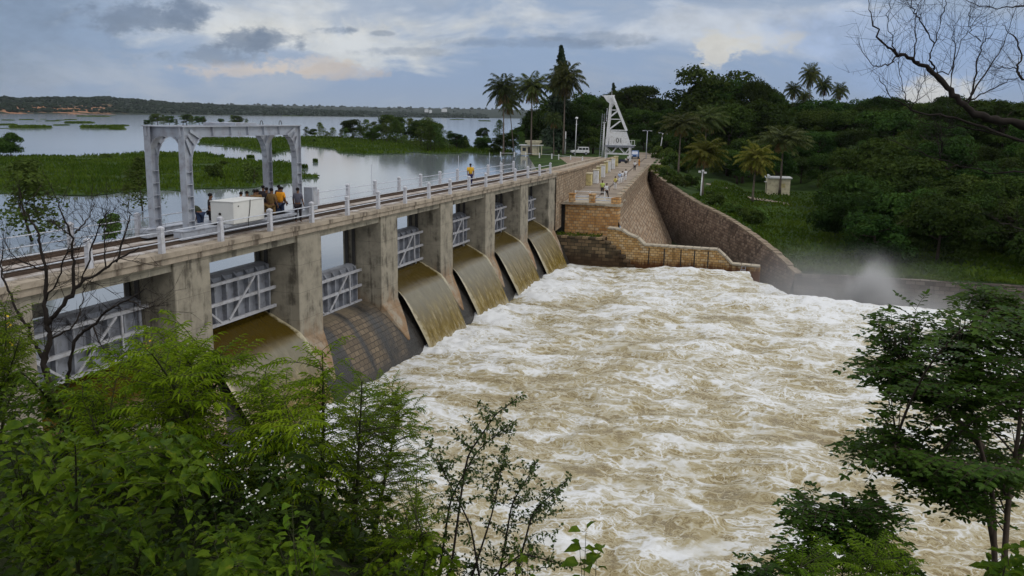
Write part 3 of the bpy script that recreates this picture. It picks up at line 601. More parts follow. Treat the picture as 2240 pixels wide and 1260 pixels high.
# control cabinet on the platform
cb = thing('control_cabinet', 'large off-white equipment cabinet standing on the gantry platform', 'cabinet', (-.55, 10.35, gz0+.41))
k = MB(); k.b2((-.88, .66, .0), (.30, 2.95, .94)); o = k.build('cabinet_body', mt['cabinet'], cb); o.modifiers.new('edge', 'BEVEL').width = .02
k = MB(); k.b2((-.90, .64, .944), (.32, 2.97, .975)); k.build('cabinet_lid', mt['cabinet'], cb)
k = MB(); k.tube([(-.40, .63, .42), (-.40, .66, .42)], .06, 10); k.build('cable_gland', mt['dark'], cb)
k = MB(); k.tube([(.32, 1.0, .76), (.302, 1.0, .76)], .035, 8); k.build('lock', mt['dark'], cb)
k = MB(); k.tube([(.33, 1.85, .98), (.335, 1.82, .7), (.33, 1.76, .42), (.34, 1.65, .1), (.36, 1.6, -.3)], .016, 5); k.build('cable', mt['dark'], cb)
# panel box at the other end of the gantry
cb2 = thing('switch_box', 'narrow grey switch box beside the gantry leg farther along the deck', 'switch box', (-.55, 17.85, gz0+.41))
k = MB(); k.b2((-.28, -.2, 0), (.2, .28, 1.12)); k.build('box_body', mt['silver'], cb2); k = MB(); k.b2((.2, -.12, .2), (.215, .2, .95)); k.build('box_door', mt['gatebar'], cb2)
# ------------------------------------------------------------------ stone abutment, dam road, training walls
ab = thing('stone_abutment', 'orange stone abutment block with parapet pillars at the end of the spillway', 'abutment', (2.8, 69, 0))
k = MB(); k.b2((.1, 66, -2), (5.6, 67.1, 5.35)); k.b2((.1, 67.1, 4.9), (4.6, 73.5, 5.35)); k.build('block', mt['block'], ab, True)
k = MB(); k.b2((-.1, 65.85, 5.352), (5.8, 67.3, 5.62)); k.b2((-.1, 67.3, 5.352), (5.0, 73.0, 5.5)); k.build('cornice', mt['coping'], ab, True)
for x_ in (.75, 2.85): k = MB(); k.b2((x_-.28, 65.95, 5.622), (x_+.28, 66.5, 6.42)); k.b2((x_-.33, 65.9, 6.422), (x_+.33, 66.55, 6.52)); k.build('parapet_pillar', mt['block'], ab, True)
k = MB(); k.b2((4.85, 65.95, 5.622), (5.75, 66.6, 6.22)); k.build('parapet_pillar', mt['block'], ab, True)
for z_ in (5.9, 6.2): k = MB(); k.tube([(.75, 66.2, z_), (5.0, 66.2, z_)], .05, 6); k.build('parapet_rail', mt['pipe'], ab, True)
k = MB(); k.b2((-3.2, 62.32, -1.5), (-2.9, 68, 7.6)); k.b2((-2.9, 66.3, -1.5), (.1, 66.6, 5.3)); k.build('recess_wall', mt['dark'], ab, True)  # near-black colour on these walls stands in for the gap's shadow
lb = thing('mossy_wall', 'dark mossy stone block stepping down into the foam below the orange abutment', 'stone wall', (2, 64, 0))
st_ = [(-.9, -2), (8.6, -2), (8.2, -.6), (7.9, -.6), (7.9, -.15), (7.4, -.15), (7.4, .35), (6.95, .35), (6.95, .8), (6.45, .8), (6.45, 1.25), (5.95, 1.25), (5.95, 1.7), (5.4, 1.7), (5.4, 2.1), (4.75, 2.1), (4.75, 2.4), (-.9, 2.4)]
k = MB(); k.prism(st_, 'Y', 62.55, 65.98); k.build('wall_body', mt['mossy'], lb, True)
rg = random.Random(5)
k = MB()
for x_ in np.arange(-.7, 4.7, .72): k.box((x_+.3, 62.9, 2.47), (.66, .8, .14+.08*rg.random()), rg.uniform(-.03, .03))
for (x0, z0), (x1, z1) in zip(st_[2:-2], st_[3:-1]):
    if abs(z1-z0) < .01: k.box(((x0+x1)/2, 62.9, z0+.08), (abs(x1-x0)+.2, .85+.1*rg.random(), .2), rg.uniform(-.06, .06))
k.build('coping', mt['mossy'], lb, True)
k = MB()
rs_ = np.random.RandomState(4)
for i in range(420):
    c_ = np.array((rs_.uniform(-.9, 4.2), rs_.uniform(62.6, 65.8), 2.42)); c_[2] += .1*rs_.rand(); a = rs_.rand()*6.28; d = np.array((math.cos(a), math.sin(a), .8))*rs_.uniform(.1, .28); s2 = np.array((-math.sin(a), math.cos(a), 0))*.07
    k.add([c_-s2, c_+s2, c_+d], [(0, 1, 2)])
tag(k.build('moss_tufts', mt['lf_grass'], loc=(1, 64, 2.4)), kind='stuff')
tw = thing('training_wall', 'orange stone training wall standing in the foam, its top stepping down at both ends', 'stone wall', (12, 64, 0))
TP = [(5.0, -3), (19.75, -3), (19.75, .42), (17.15, .5), (16.5, 1.15), (15.7, 1.8), (8.7, 1.85), (8.0, 2.5), (7.2, 2.75), (6.4, 3.2), (5.0, 3.35)]
k = MB(); k.prism(TP, 'Y', 64.0, 64.9); k.build('wall_body', mt['train'], tw, True)
top = TP[2:]
k = MB()
for (x0, z0), (x1, z1) in zip(top[:-1], top[1:]):
    L = math.hypot(x1-x0, z1-z0); n = max(1, int(round(L/.8)))
    for i in range(n):
        a = (i+.03)/n; b = (i+.97)/n
        p_ = (x0+(x1-x0)*a, 64.42, z0+(z1-z0)*a+.07+.02*rg.random()); q_ = (x0+(x1-x0)*b, 64.42, z0+(z1-z0)*b+.07+.02*rg.random()); k.bar(p_, q_, 1.06, .15)
k.build('coping', mt['coping'], tw, True)
for x_ in (9.2, 10.7, 12.3, 13.6, 14.9): k = MB(); k.b2((x_-.05, 63.96, .1), (x_+.05, 64.0, 1.7)); k.build('drain_groove', mt['dark'], tw, True)
k = MB(); k.bar((17.9, 63.95, -.4), (18.1, 63.95, .5), .05); k.bar((18.35, 63.95, -.4), (18.45, 63.95, .5), .05)
for i in range(3): k.bar((17.95+.04*i, 63.95, -.1+.25*i), (18.38+.02*i, 63.95, -.1+.25*i), .035)
k.build('step_iron', mt['post'], tw, True)

def along(s, q, z): return (5.6+DR[0]*s+DN[0]*q, 66+DR[1]*s+DN[1]*q, z)         # s along the dam road, q to its downstream side
md = thing('masonry_dam', 'stone masonry dam with a road on top and a battered face beside the foam pool', 'dam', along(30, 0, 0))
SS_ = np.linspace(6.5, 150, 24)
def strip(profile, mat_, name, par, s_arr=SS_):
    pr = np.array(profile); V = np.zeros((len(s_arr), len(pr), 3))
    for i, s in enumerate(s_arr):
        for j, (q_, z_) in enumerate(pr): V[i, j] = along(s, q_, z_)
    k = MB(); k.grid(V); return k.build(name, mat_, par, True)
face = [(0, 5.3), (.02, 3.9), (.45, 3.0), (1.0, 2.0), (1.65, 1.0), (2.4, 0), (3.3, -1.2), (4.3, -2.5), (5.5, -4), (6.5, -5)]
strip(face, mt['damface'], 'face', md, np.linspace(.05, 72, 30))
strip([(-6.3, 5.45), (-.35, 5.45)], mt['road'], 'roadway', md, np.linspace(0, 66, 20)); strip([(-6.8, 5.0), (-6.8, 5.45), (1.2, 5.45), (1.5, 4.2)], mt['road'], 'roadway', md, np.linspace(66, 190, 24))
strip([(-.36, 5.44), (-.36, 6.15), (-.40, 6.15), (-.40, 6.28), (.14, 6.28), (.14, 6.15), (.08, 6.15), (.08, 5.3)], mt['ramp'], 'parapet', md, np.linspace(.6, 66, 20))
for s in np.arange(3, 64, 4.0): k = MB(); p_ = along(s, -.12, 6.35); k.box(p_, (.5, .5, .22), math.atan2(DR[1], DR[0])); k.build('parapet_pier', mt['coping'], md, True)
strip([(-3.05, 5.452), (-3.05, 5.53), (-2.95, 5.53), (-2.95, 5.452)], mt['rust'], 'road_rail', md, np.linspace(4, 110, 12))
# ramp wall that carries the bridge deck on towards the hoist tower
rw = thing('ramp_wall', 'long stone parapet wall climbing from the bridge end past the yellow blocks to the hoist tower', 'stone wall', (-4, 95, 5))
LW = [(0.1, 62.3, 8.78), (-1.2, 74, 8.5), (-2.9, 86, 8.15), (-5.2, 100, 7.75), (-7.9, 118, 7.3), (-11.0, 140, 6.75), (-13.2, 156, 6.4)]
k = MB(); V = np.array([[(x+.0, y, 3.0), (x, y, z-.22), (x+.12, y, z-.22), (x+.12, y, z), (x-.7, y, z), (x-.7, y, 3.0)] for x, y, z in LW]); k.grid(V); k.build('wall_body', mt['ramp'], rw, True)
k = MB(); V = np.array([[(x-.7, y, z-.35), (x-2.9, y, z-.35), (x-2.9, y, z-.1), (x-3.5, y, z-.1), (x-4.4, y, 3.0)] for x, y, z in LW]); k.grid(V); k.build('ramp_top', mt['deck'], rw, True)
# yellow and white concrete blocks standing in a row beside the road
BL = [(1282, 405, 1.25, 'yellow', 'large yellow block, first in the row where the terrace begins'), (1303, 401, .62, 'white', 'tall white block right behind the first large yellow one'), (1309, 392, .5, 'yellow', 'slim yellow block between the two foremost white ones'), (1318, 388, .60, 'white', 'second white block in the row beside the road'),
      (1325, 379, .5, 'yellow', 'narrow yellow block midway along the row'), (1331, 376, .55, 'white', 'third white block in the row beside the road'), (1341, 370, .5, 'white', 'fourth white block near the far end of the row'), (1347, 364, .6, 'yellow', 'yellow block at the end of the row by the hoist tower')]
for i, (x_, y_, w2, cl, lab) in enumerate(BL):
    p_ = pz(x_, y_, 5.45); r = thing('concrete_block', lab, 'block', p_, R(97), 'painted blocks beside the dam road')
    k = MB(); hh = 1.5 if i == 0 else 1.75; k.box((0, 0, hh/2), (w2*1.5 if i else 1.7, w2*1.15 if i else 1.45, hh)); o = k.build('block_body', mt[cl if cl == 'yellow' else 'cream'] if cl == 'yellow' else mt['white'], r); bv = o.modifiers.new('edge', 'BEVEL'); bv.width = .05
    k = MB(); k.box((0, 0, hh+.06), ((w2*1.5 if i else 1.7)+.12, (w2*1.15 if i else 1.45)+.12, .115)); k.build('cap', mt['cream'], r)
# white frame fence at the bridge end on the terrace
r = thing('terrace_railing', 'low white pipe railing on the terrace behind the abutment parapet', 'railing', (1, 70.5, 5.45))
for x_ in (-1.0, .6, 2.2): k = MB(); k.b2((x_-.06, -.06, 0), (x_+.06, .06, 1.0)); k.build('post', mt['white'], r)
for z_ in (.5, .92): k = MB(); k.tube([(-1, 0, z_), (2.2, 0, z_)], .035, 6); k.build('rail_pipe', mt['white'], r)

# ---- wing wall running down the far bank
WA, WB = np.array((-2.2, 130.0)), np.array((23.0, 63.0)); WD = unit(WB-WA); WL = np.linalg.norm(WB-WA)
WZ_S = np.array([0, .218, .387, .496, .606, .703, .823, .866, .926, .974, 1.0]); WZ = np.array([5.55, 4.22, 3.42, 3.03, 2.85, 2.63, 1.95, 1.6, 1.12, .48, .2])
wing = thing('wing_wall', 'tall brown stone wing wall sloping down along the grassy bank from the dam to the river', 'stone wall', (10, 97, 0))
NRM = np.array((-WD[1], WD[0]));  NRM = NRM if NRM@np.array((-1, -1)) > 0 else -NRM
ts = np.linspace(0, 1.0, 50); V = np.zeros((50, 8, 3)); bul_ = 1.6*np.sin(ts*math.pi); zt = np.interp(ts, WZ_S, WZ)
for i, tt in enumerate(ts):
    p_ = WA+(WB-WA)*tt; z_ = zt[i]+.05*math.sin(i*2.1)
    for j in range(8): f = j/7.0; V[i, j] = (*(p_+NRM*(1.5*f+.10*math.sin(i*1.3+j*2.1)*f)), z_+(-5.5-z_)*f)
k = MB(); k.grid(V); k.build('wall_body', mt['wing'], wing, True)
k = MB(); 
for i in range(64):
    a, b = (i+.04)/64, (i+.96)/64; za, zb = np.interp([a, b], WZ_S, WZ); pa = WA+(WB-WA)*a-NRM*.3; pb = WA+(WB-WA)*b-NRM*.3
    h_ = .10*rg.random()-.06; k.bar((*pa, za+h_), (*pb, zb+h_+.04*rg.random()), .55+.15*rg.random(), .2)
k.build('coping', mt['wingcap'], wing, True)
# low dark bank wall beyond the side channel
bw = thing('bank_wall', 'low dark stone wall along the grassy far bank behind the spray', 'stone wall', (60, 63, 0))
k = MB(); xx = np.linspace(22.9, 150, 60); V = np.stack([np.stack([xx, 62.9+0*xx, .25+.04*np.sin(xx)+.012*np.maximum(xx-23, 0)], 1), np.stack([xx, 62.6+0*xx, -4+0*xx], 1)], 1); k.grid(V)
V = np.stack([np.stack([xx, 63.5+0*xx, .25+.04*np.sin(xx)+.012*np.maximum(xx-23, 0)], 1), np.stack([xx, 62.9+0*xx, .25+.04*np.sin(xx)+.012*np.maximum(xx-23, 0)], 1)], 1); k.grid(V); k.build('wall_body', mt['bank'], bw, True)

# ---- ground of the far bank
def zq(X, Y):
    q_ = (X-5.6)*DN[0]+(Y-66)*DN[1]; return np.interp(q_, [-50, -.3, 0, 3.6, 6.5, 8.3, 10.2, 11.85, 13.9, 14.6, 15.65, 16.5, 17.2, 22, 60], [5.42, 5.42, 5.55, 4.22, 3.42, 3.03, 2.85, 2.62, 1.93, 1.6, 1.1, .5, .3, .3, .6]), q_
def bank_h(X, Y):
    z, q_ = zq(X, Y); X = np.asarray(X, float); Y = np.asarray(Y, float)
    z = z+1.2*sstep(Y, 85, 150)*sstep(q_, 8, 20)
    y0 = np.clip(150-2.1*(X-12), 70, 150); hill = 11*sstep(Y-y0, 0, 110)*sstep(q_, 3, 26)
    hill2 = 9*sstep(Y, 205, 300)
    z = np.maximum(z, .3+hill)*1.0 if np.ndim(z) else max(z, .3+hill)
    return z+hill2*(1-sstep(hill, 4, 12))
def bank_n(X, Y): return bank_h(X, Y)+.25*fbm(X*.12, Y*.12, 5, 4)*sstep((X-5.6)*DN[0]+(Y-66)*DN[1], 1, 5)
rows = np.concatenate([np.linspace(63.2, 129.5, 90)]); fr = np.concatenate([[0], np.cumsum(1.06**np.arange(60))]); fr /= fr[-1]
V = np.zeros((len(rows), len(fr), 3))
for i, y_ in enumerate(rows):
    x0 = WA[0]+(WB[0]-WA[0])*(y_-WA[1])/(WB[1]-WA[1])+.25; X = x0+(170-x0)*fr; V[i] = np.stack([X, y_+0*X, bank_n(X, y_+0*X)], 1); V[i, 0, 2] = np.interp((y_-WA[1])/(WB[1]-WA[1]), WZ_S, WZ)
k = MB(); k.grid(V)
X, Y = np.meshgrid(np.concatenate([np.linspace(-190, -30, 60), np.arange(-29, 26, .6), np.linspace(26.5, 170, 60)]), np.concatenate([[128.2], np.linspace(129.3, 520, 120)]), indexing='ij')
Z = bank_n(X, Y)
# the shore on the reservoir side
SA, SB = np.array((-15.5, 90.0)), np.array((-41.0, 165.0)); sd = unit(SB-SA); sn_ = np.array((sd[1], -sd[0]))
def shore(X, Y): return (X-SA[0])*sn_[0]+(Y-SA[1])*sn_[1]
dd = shore(X, Y)+6*pn(X*.03, Y*.03, 6)*sstep(Y, 165, 220); Z = np.where(dd < 14, np.minimum(Z, 4.3+np.clip(dd, -10, 40)*.09), Z)
Z[:, 0] -= .25; k.grid(np.stack([X, Y, Z], -1)[::-1])
tag(k.build('ground', mt['grass'], smooth=True), kind='structure')
X, Y = np.meshgrid(np.linspace(-42, 0, 60), np.linspace(76, 168, 70), indexing='ij'); dd = shore(X, Y)
lim = np.interp(Y, [p_[1] for p_ in LW], [p_[0]-3.8 for p_ in LW]); X = np.minimum(X, lim); dd = shore(X, Y)
Z = 4.32+np.clip(dd, -8, 16)*.085+.03*fbm(X, Y, 3, 3)
k = MB(); k.grid(np.stack([X, Y, Z], -1)); ap = k.build('stone_apron', mt['apron'], smooth=True); tag(ap, kind='structure')
# river bed between the walls
k = MB(); k.add([(-.5, 60, -3.2), (40, 60, -3.2), (40, 135, -3.2), (-.5, 135, -3.2)], [(0, 1, 2, 3)]); tag(k.build('river_bed', mt['soil']), kind='structure')
k = MB(); k.add([(-1.7, -3100, -3.6), (4500, -3100, -3.6), (4500, 8900, -3.6), (-1.7, 8900, -3.6)], [(0, 1, 2, 3)]); tag(k.build('land', mt['grass']), kind='structure')
pth = [pz(x, y, 1.6) for x, y in ((1545, 418), (1590, 424), (1640, 428), (1690, 434), (1735, 442))]; k = MB(); V = np.array([[(p_[0]-.1, p_[1]+o_, float(bank_n(np.array(p_[0]), np.array(p_[1]+o_)))+.07) for o_ in (-1.3, 0, 1.3)] for p_ in pth]); k.grid(V); tag(k.build('path', mt['road'], smooth=True), kind='structure')
# ---- near bank under the camera
def near_h(X, Y):
    bul = 1-sstep(X, 19.6, 21.7); e = -19.1+1.0*pn(X*.2, 0*X+1.3, 4)*(1-bul)+2.9*bul; z = 12.35-.75*bul*sstep(Y, -20.5, -18.0)-.86*np.maximum(Y-e, 0)-.25*np.maximum(Y-e-6, 0); z = z+.22*fbm(X*.6, Y*.6, 8, 4)
    return np.maximum(z, -2.2)
X, Y = np.meshgrid(np.linspace(2.0, 70, 150), np.linspace(-60, -1.5, 150), indexing='ij')
k = MB(); k.grid(np.stack([X, Y, near_h(X, Y)], -1)); 
X, Y = np.meshgrid(np.linspace(-40, 2.0, 60), np.linspace(-60, -15.0, 60), indexing='ij'); k.grid(np.stack([X, Y, near_h(X, Y)-.2+0*X], -1))
tag(k.build('bank_ground', mt['soil'], smooth=True), kind='structure')

# ---- hills across the reservoir
def horizon_y(x): 
    d0 = ray(x, 250); d1 = ray(x, 260); a, b = d0[2]/np.linalg.norm(d0), d1[2]/np.linalg.norm(d1); return 250+10*a/(a-b)
RIDGE = [(-900, 214), (-500, 210), (-200, 212), (0, 207), (60, 211), (120, 206), (200, 206), (240, 205), (320, 212), (400, 221), (480, 226), (560, 230), (650, 236), (760, 241), (860, 246), (1000, 250), (1060, 252)]
RIDGE2 = [(-900, 224), (0, 226), (300, 224), (450, 225), (600, 228), (760, 231), (860, 233), (940, 234), (1040, 236), (1120, 238), (1300, 240), (1700, 250), (2400, 262), (3000, 270)]
def hills(name, ridge, D0, D1, soil, seed, kh=.8):
    xs_ = np.arange(ridge[0][0], ridge[-1][0]+1, 4.0); nt = 14; V = np.zeros((len(xs_), nt, 3)); SO = np.zeros((len(xs_), nt))
    for i, x_ in enumerate(xs_):
        hy = horizon_y(x_); yr = np.interp(x_, [a for a, b in ridge], [b for a, b in ridge]); d = ray(x_, hy); d = d/np.linalg.norm(d[:2])
        Ds = D0(x_); De = D1(x_); zt = 14.1+max(hy-yr, 1.2)/F_PX*De*kh
        for j in range(nt):
            f = j/(nt-3); D = Ds+(De-Ds)*f; h = RZ-1+(zt-RZ)*(1-(1-min(f, 1))**1.6) if f <= 1 else RZ+(zt-RZ)*(1-(f-1)*.8)
            V[i, j] = (CAM[0]+d[0]*D, CAM[1]+d[1]*D, h); SO[i, j] = soil(x_, f)
    amp = 6*sstep(np.arange(nt)/(nt-3), .0, .25)[None, :]
    n = fbm(V[..., 0]*.016, V[..., 1]*.016, seed, 5, .65); V[..., 2] += amp*n
    k = MB(); k.grid(V[:, ::-1]); o = k.build(name, mt['farwood'], smooth=False, floats={'soil': SO[:, ::-1].reshape(-1)}); tag(o, kind='structure'); return V
hv = hills('hills', RIDGE, lambda x: 2000+1.4*max(x, 0), lambda x: 3000+1.6*max(x, 0), lambda x, f: float(sstep(x, 290, 230)*sstep(x, -500, -200))*(1 if .0 <= f < .36 else 0), 2, .62)
hv2 = hills('hills', RIDGE2, lambda x: 4300, lambda x: 7500, lambda x, f: 0.0, 12)
# crowns standing on the far ridges: one far wood, a mass nobody could count
rs_ = np.random.RandomState(11); k = MB()
for V, nn, sc_ in ((hv, 9000, .8), (hv2, 1000, 1.6)):
    for _ in range(nn):
        i = rs_.randint(0, V.shape[0]); j = rs_.randint(1, V.shape[1]-1) if rs_.rand() < .72 else V.shape[1]-3; p_ = V[i, j]+rs_.normal(0, 12*sc_, 3)*np.array((1, 1, 0)); r_ = rs_.uniform(3.5, 7.5)*sc_
        k.ico(p_+np.array((0, 0, r_*.3)), (r_*rs_.uniform(.8, 1.5), r_*rs_.uniform(.8, 1.5), r_*rs_.uniform(.6, 1.1)), 1 if rs_.rand() < .3 else 0, .5, rs_)
tag(k.build('far_wood', mt['farwood'], floats=None), kind='stuff')
for x_, y_, w2, lab in ((933, 243, 9, 'tiny white building amid trees on the far shore'), (972, 242, 13, 'larger of the tiny white buildings on the far shore'), (942, 245, 6, 'small low white hut between two far shore buildings'), (836, 249, 7, 'small pale shed at the water line of the far shore')):
    p_ = px(x_, y_, 4350); r = thing('house', lab, 'house', (p_[0], p_[1], p_[2]-6), .3, 'white houses on the far shore')
    k = MB(); k.box((0, 0, 7), (w2*2.0, 12, 14)); k.build('wall', mt['white'], r); k = MB(); k.prism([(-w2*1.1, 14.02), (w2*1.1, 14.02), (0, 17)], 'Y', -6.5, 6.5); k.build('roof', mt['white'], r)
# ------------------------------------------------------------------ trees and palms
def quads_at(mb, P, N, size, rs, asp=.65):
    n = len(P); N = unit(N); t_ = unit(np.cross(N, rs.normal(0, 1, (n, 3)))); b_ = np.cross(N, t_); s_ = np.asarray(size).reshape(-1, 1)
    A = P-t_*s_; B = P+b_*s_*asp+N*s_*.12; C_ = P+t_*s_-N*s_*.25; D_ = P-b_*s_*asp+N*s_*.12
    V = np.stack([A, B, C_, D_], 1).reshape(-1, 3); mb.addn(V, np.arange(4*n).reshape(-1, 4))
def crown(seed, n, lf, lobes, H, R0, zlo, kind='round'):
    """leaf clumps spread over many lobes of a crown reaching from zlo to H"""
    rs = np.random.RandomState(seed); mb = MB(); per = n//lobes
    for i in range(lobes):
        f = (i+.5)/lobes; a = rs.rand()*2*np.pi
        if kind == 'round': zc = zlo+(H-zlo)*(.15+.72*rs.rand()**.8); k = 1-abs((zc-zlo)/(H-zlo)-.45)**1.6*1.5; rr = R0*max(.25, k)*(.35+.5*rs.rand()); lr = R0*rs.uniform(.26, .46)
        elif kind == 'flat': zc = zlo+(H-zlo)*(.35+.5*rs.rand()); rr = R0*rs.uniform(.15, .8); lr = R0*rs.uniform(.24, .38)
        elif kind == 'slim': zc = zlo+(H-zlo)*f*.93; rr = R0*(1-f)**.6*rs.uniform(.15, .75); lr = R0*(.30+.35*(1-f))*rs.uniform(.7, 1.2)
        else: zc = zlo+(H-zlo)*f*.985; rr = R0*(1-f)**.85*rs.uniform(.1, .55); lr = (R0*(1-f)**.85)*rs.uniform(.45, .75)+.16
        c_ = np.array((rr*math.cos(a), rr*math.sin(a), zc))
        d = unit(rs.normal(0, 1, (per, 3))); d[:, 2] = np.where(d[:, 2] < -.35, -d[:, 2], d[:, 2]); d = unit(d)
        rad = lr*(.55+.5*rs.rand(per, 1)**.5); rad *= (1+.25*rs.normal(0, 1, (per, 1))*(rs.rand(per, 1) < .2))
        P = c_+d*rad*np.array((1, 1, .72 if kind != 'con' else .6)); P[:, 2] = np.maximum(P[:, 2], .1)
        quads_at(mb, P, d+rs.normal(0, .55, (per, 3))+np.array((0, 0, .35)), lf*rs.uniform(.6, 1.25, per), rs)
    return mb, rs
def trunk(seed, H, r, limbs, R0, zlo, lean=.3):
    rs = np.random.RandomState(seed+500); mb = MB(); top = np.array((rs.uniform(-lean, lean), rs.uniform(-lean, lean), H*.72))
    s_ = np.linspace(0, 1, 6)[:, None]; pts = top*s_+np.array((.25, .2, 0))*np.sin(s_*3.1)*lean; mb.tube(pts, np.linspace(r, r*.35, 6), 7)
    for i in range(limbs):
        f = rs.uniform(.35, .9); p0 = top*f; a = rs.rand()*6.28; q = p0+np.array((math.cos(a)*R0*.65, math.sin(a)*R0*.65, H*rs.uniform(.12, .3))); mid = (p0+q)/2+np.array((0, 0, -.3))
        mb.tube([p0, mid, q], [r*.45, r*.3, r*.1], 5)
    return mb
PROTO = {}
def proto(key, seed, n, lf, lobes, H, R0, zlo, kind, leafm, barkm='bark', r=.28, limbs=7):
    root = thing('tree', 'tree', 'tree', (0, 0, 0)); cm, _ = crown(seed, n, lf, lobes, H, R0, zlo, kind); cm.build('crown', mt[leafm], root)
    trunk(seed, H, r, limbs, R0, zlo).build('trunk', mt[barkm], root, smooth=True); PROTO[key] = [root, False]
for i in range(5): proto('broad%d' % i, 20+i, 8500, .22, 24+i, 10, 4.6, 1.2, 'round', 'lf_forest')
for i in range(3): proto('mound%d' % i, 40+i, 8000, .20, 20, 6.5, 4.4, .2, 'round', 'lf_forest', r=.2)
for i in range(2): proto('wide%d' % i, 50+i, 6000, .32, 26, 10, 7.2, 4.0, 'flat', 'lf_forest', r=.4, limbs=10)
for i in range(4): proto('slim%d' % i, 60+i, 1700, .16, 18, 7, 2.5, .6, 'slim', 'lf_island', r=.09, limbs=5)
for i in range(2): proto('shrub%d' % i, 70+i, 1300, .17, 10, 2.4, 1.6, .0, 'round', 'lf_island', r=.05, limbs=4)
proto('conifer', 80, 14000, .30, 80, 20, 4.0, 1.0, 'con', 'lf_con', r=.25, limbs=0)
def put(key, loc, scale, label, group, name='tree', cat='tree', rz=None, sz=None):
    root, used = PROTO[key]; rz = random.uniform(0, 6.28) if rz is None else rz
    sc_ = (scale, scale, scale*(sz or 1.0))
    if not used: PROTO[key][1] = True; root.location = tuple(float(a) for a in loc); root.rotation_euler = (0, 0, rz); root.scale = sc_; o = root
    else: o = dup(root, loc, rz, sc_)
    o.name = name; o['label'] = label; o['category'] = cat
    if group: o['group'] = group
    elif 'group' in o: del o['group']
    return o
def hgt(x, y): return float(bank_n(np.array(x), np.array(y)))
GF = 'trees packed over the wooded far bank'; LF_ = 'dark green leafy tree packed among others on the wooded far bank'
rf = random.Random(3); spots = []
def okspot(x, y, dmin): return all((x-a)**2+(y-b)**2 > dmin*dmin for a, b in spots)
tries = 0
while len(spots) < 185 and tries < 9000:
    tries += 1; y = 70+210*rf.random()**1.15; ang = rf.uniform(-10, 15); x = 22.9+math.tan(R(ang))*(y+21)
    q_ = (x-5.6)*DN[0]+(y-66)*DN[1]
    front = x > 29.5-.02*(y-70) and y > 72.5-(x-27)*.05
    deep = y > 150 and q_ > 14
    if not (front or deep) or (x < 27 and y < 150): continue
    if x < 31 and 128 < y < 150: continue
    if not okspot(x, y, 5.2+y*.004): continue
    spots.append((x, y))
    edge_ = y < 90 or (x < 34 and y < 140)
    kind = rf.choice(['mound0', 'mound1', 'mound2', 'broad1']) if edge_ else rf.choice(['broad0', 'broad1', 'broad2', 'broad3', 'broad4', 'mound1', 'wide0', 'wide1'])
    put(kind, (x, y, hgt(x, y)-.2), rf.uniform(.72, 1.12)*(1 if y < 150 else .82), LF_, GF, sz=rf.uniform(.8, 1.05))
def by_px(key, x, ytop, D, label, H, group=None, ground=None, zoff=0, sxy=1.0):
    p_ = px(x, ytop, D); g = hgt(p_[0], p_[1]) if ground is None else ground; h = max(p_[2]-g, 2.0)
    return put(key, (p_[0], p_[1], g-.15+zoff), h/H*sxy, label, group, sz=1.0/sxy)
by_px('broad0', 1568, 146, 225, 'huge dark domed tree rising highest on the wooded skyline', 10, sxy=.95)
by_px('broad2', 1532, 172, 228, 'dark tree joined to the flank of the huge domed skyline tree', 10)
by_px('broad1', 1612, 176, 222, 'rounded dark tree stepping down beside the huge domed tree', 10)
by_px('broad3', 1663, 174, 215, 'small pointed dark tree alone on the skyline before the palms', 10, sxy=.55)
by_px('broad4', 1698, 192, 215, 'low rounded tree just before the skyline palms', 10, sxy=.8)
by_px('broad2', 1885, 205, 235, 'rounded tree on the skyline just past the palm cluster', 10, sxy=.9)
by_px('broad0', 1930, 215, 232, 'second rounded tree on the skyline past the palm cluster', 10, sxy=.9)
for x_, y_, D_ in ((1990, 228, 215), (2050, 232, 205), (2110, 230, 195), (2170, 232, 185), (2230, 226, 175), (1740, 238, 190), (1790, 240, 185), (1845, 238, 180), (1650, 228, 190), (1600, 226, 185), (1960, 245, 160), (2080, 250, 150), (2200, 248, 140)):
    by_px(rf.choice(['broad1', 'broad3', 'broad4', 'wide0']), x_, y_, D_, LF_, 10, GF)
by_px('broad3', 1392, 186, 262, 'broad spreading tree behind the white hoist tower', 10, sxy=1.2)
by_px('broad4', 1345, 200, 275, 'spreading tree partly hidden by the top of the hoist tower', 10)
by_px('broad1', 1446, 214, 270, 'spreading tree whose crown slopes down behind the pole lamps', 10)
by_px('broad4', 1290, 200, 240, 'bushy tree between the tall conifer and the hoist tower', 10)
GB = 'trees behind the road end'; LB_ = 'dark green tree filling the gap behind the road end'
for x_, y_, D_ in ((1325, 218, 235), (1262, 225, 215), (1215, 215, 235), (1180, 236, 240), (1480, 235, 250), (1420, 240, 240), (1370, 235, 238), (1300, 240, 215), (1240, 245, 232), (1150, 250, 245), (1345, 262, 215), (1460, 262, 215), (1505, 268, 200), (1290, 275, 212), (1410, 275, 232)):
    by_px(rf.choice(['broad0', 'broad1', 'broad2', 'broad3', 'mound1']), x_, y_, D_, LB_, 10, GB)
p_ = px(1228, 97, 212); g = 5.4; put('conifer', (p_[0], p_[1], g), (p_[2]-g)/20, 'tall narrow dark conifer rising behind the palm crown', None, 'conifer_tree', 'conifer')
p_ = px(1342, 180, 268); put('conifer', (p_[0], p_[1], 6), (p_[2]-6)/20, 'dark conifer standing straight above the hoist tower head', None, 'conifer_tree', 'conifer')
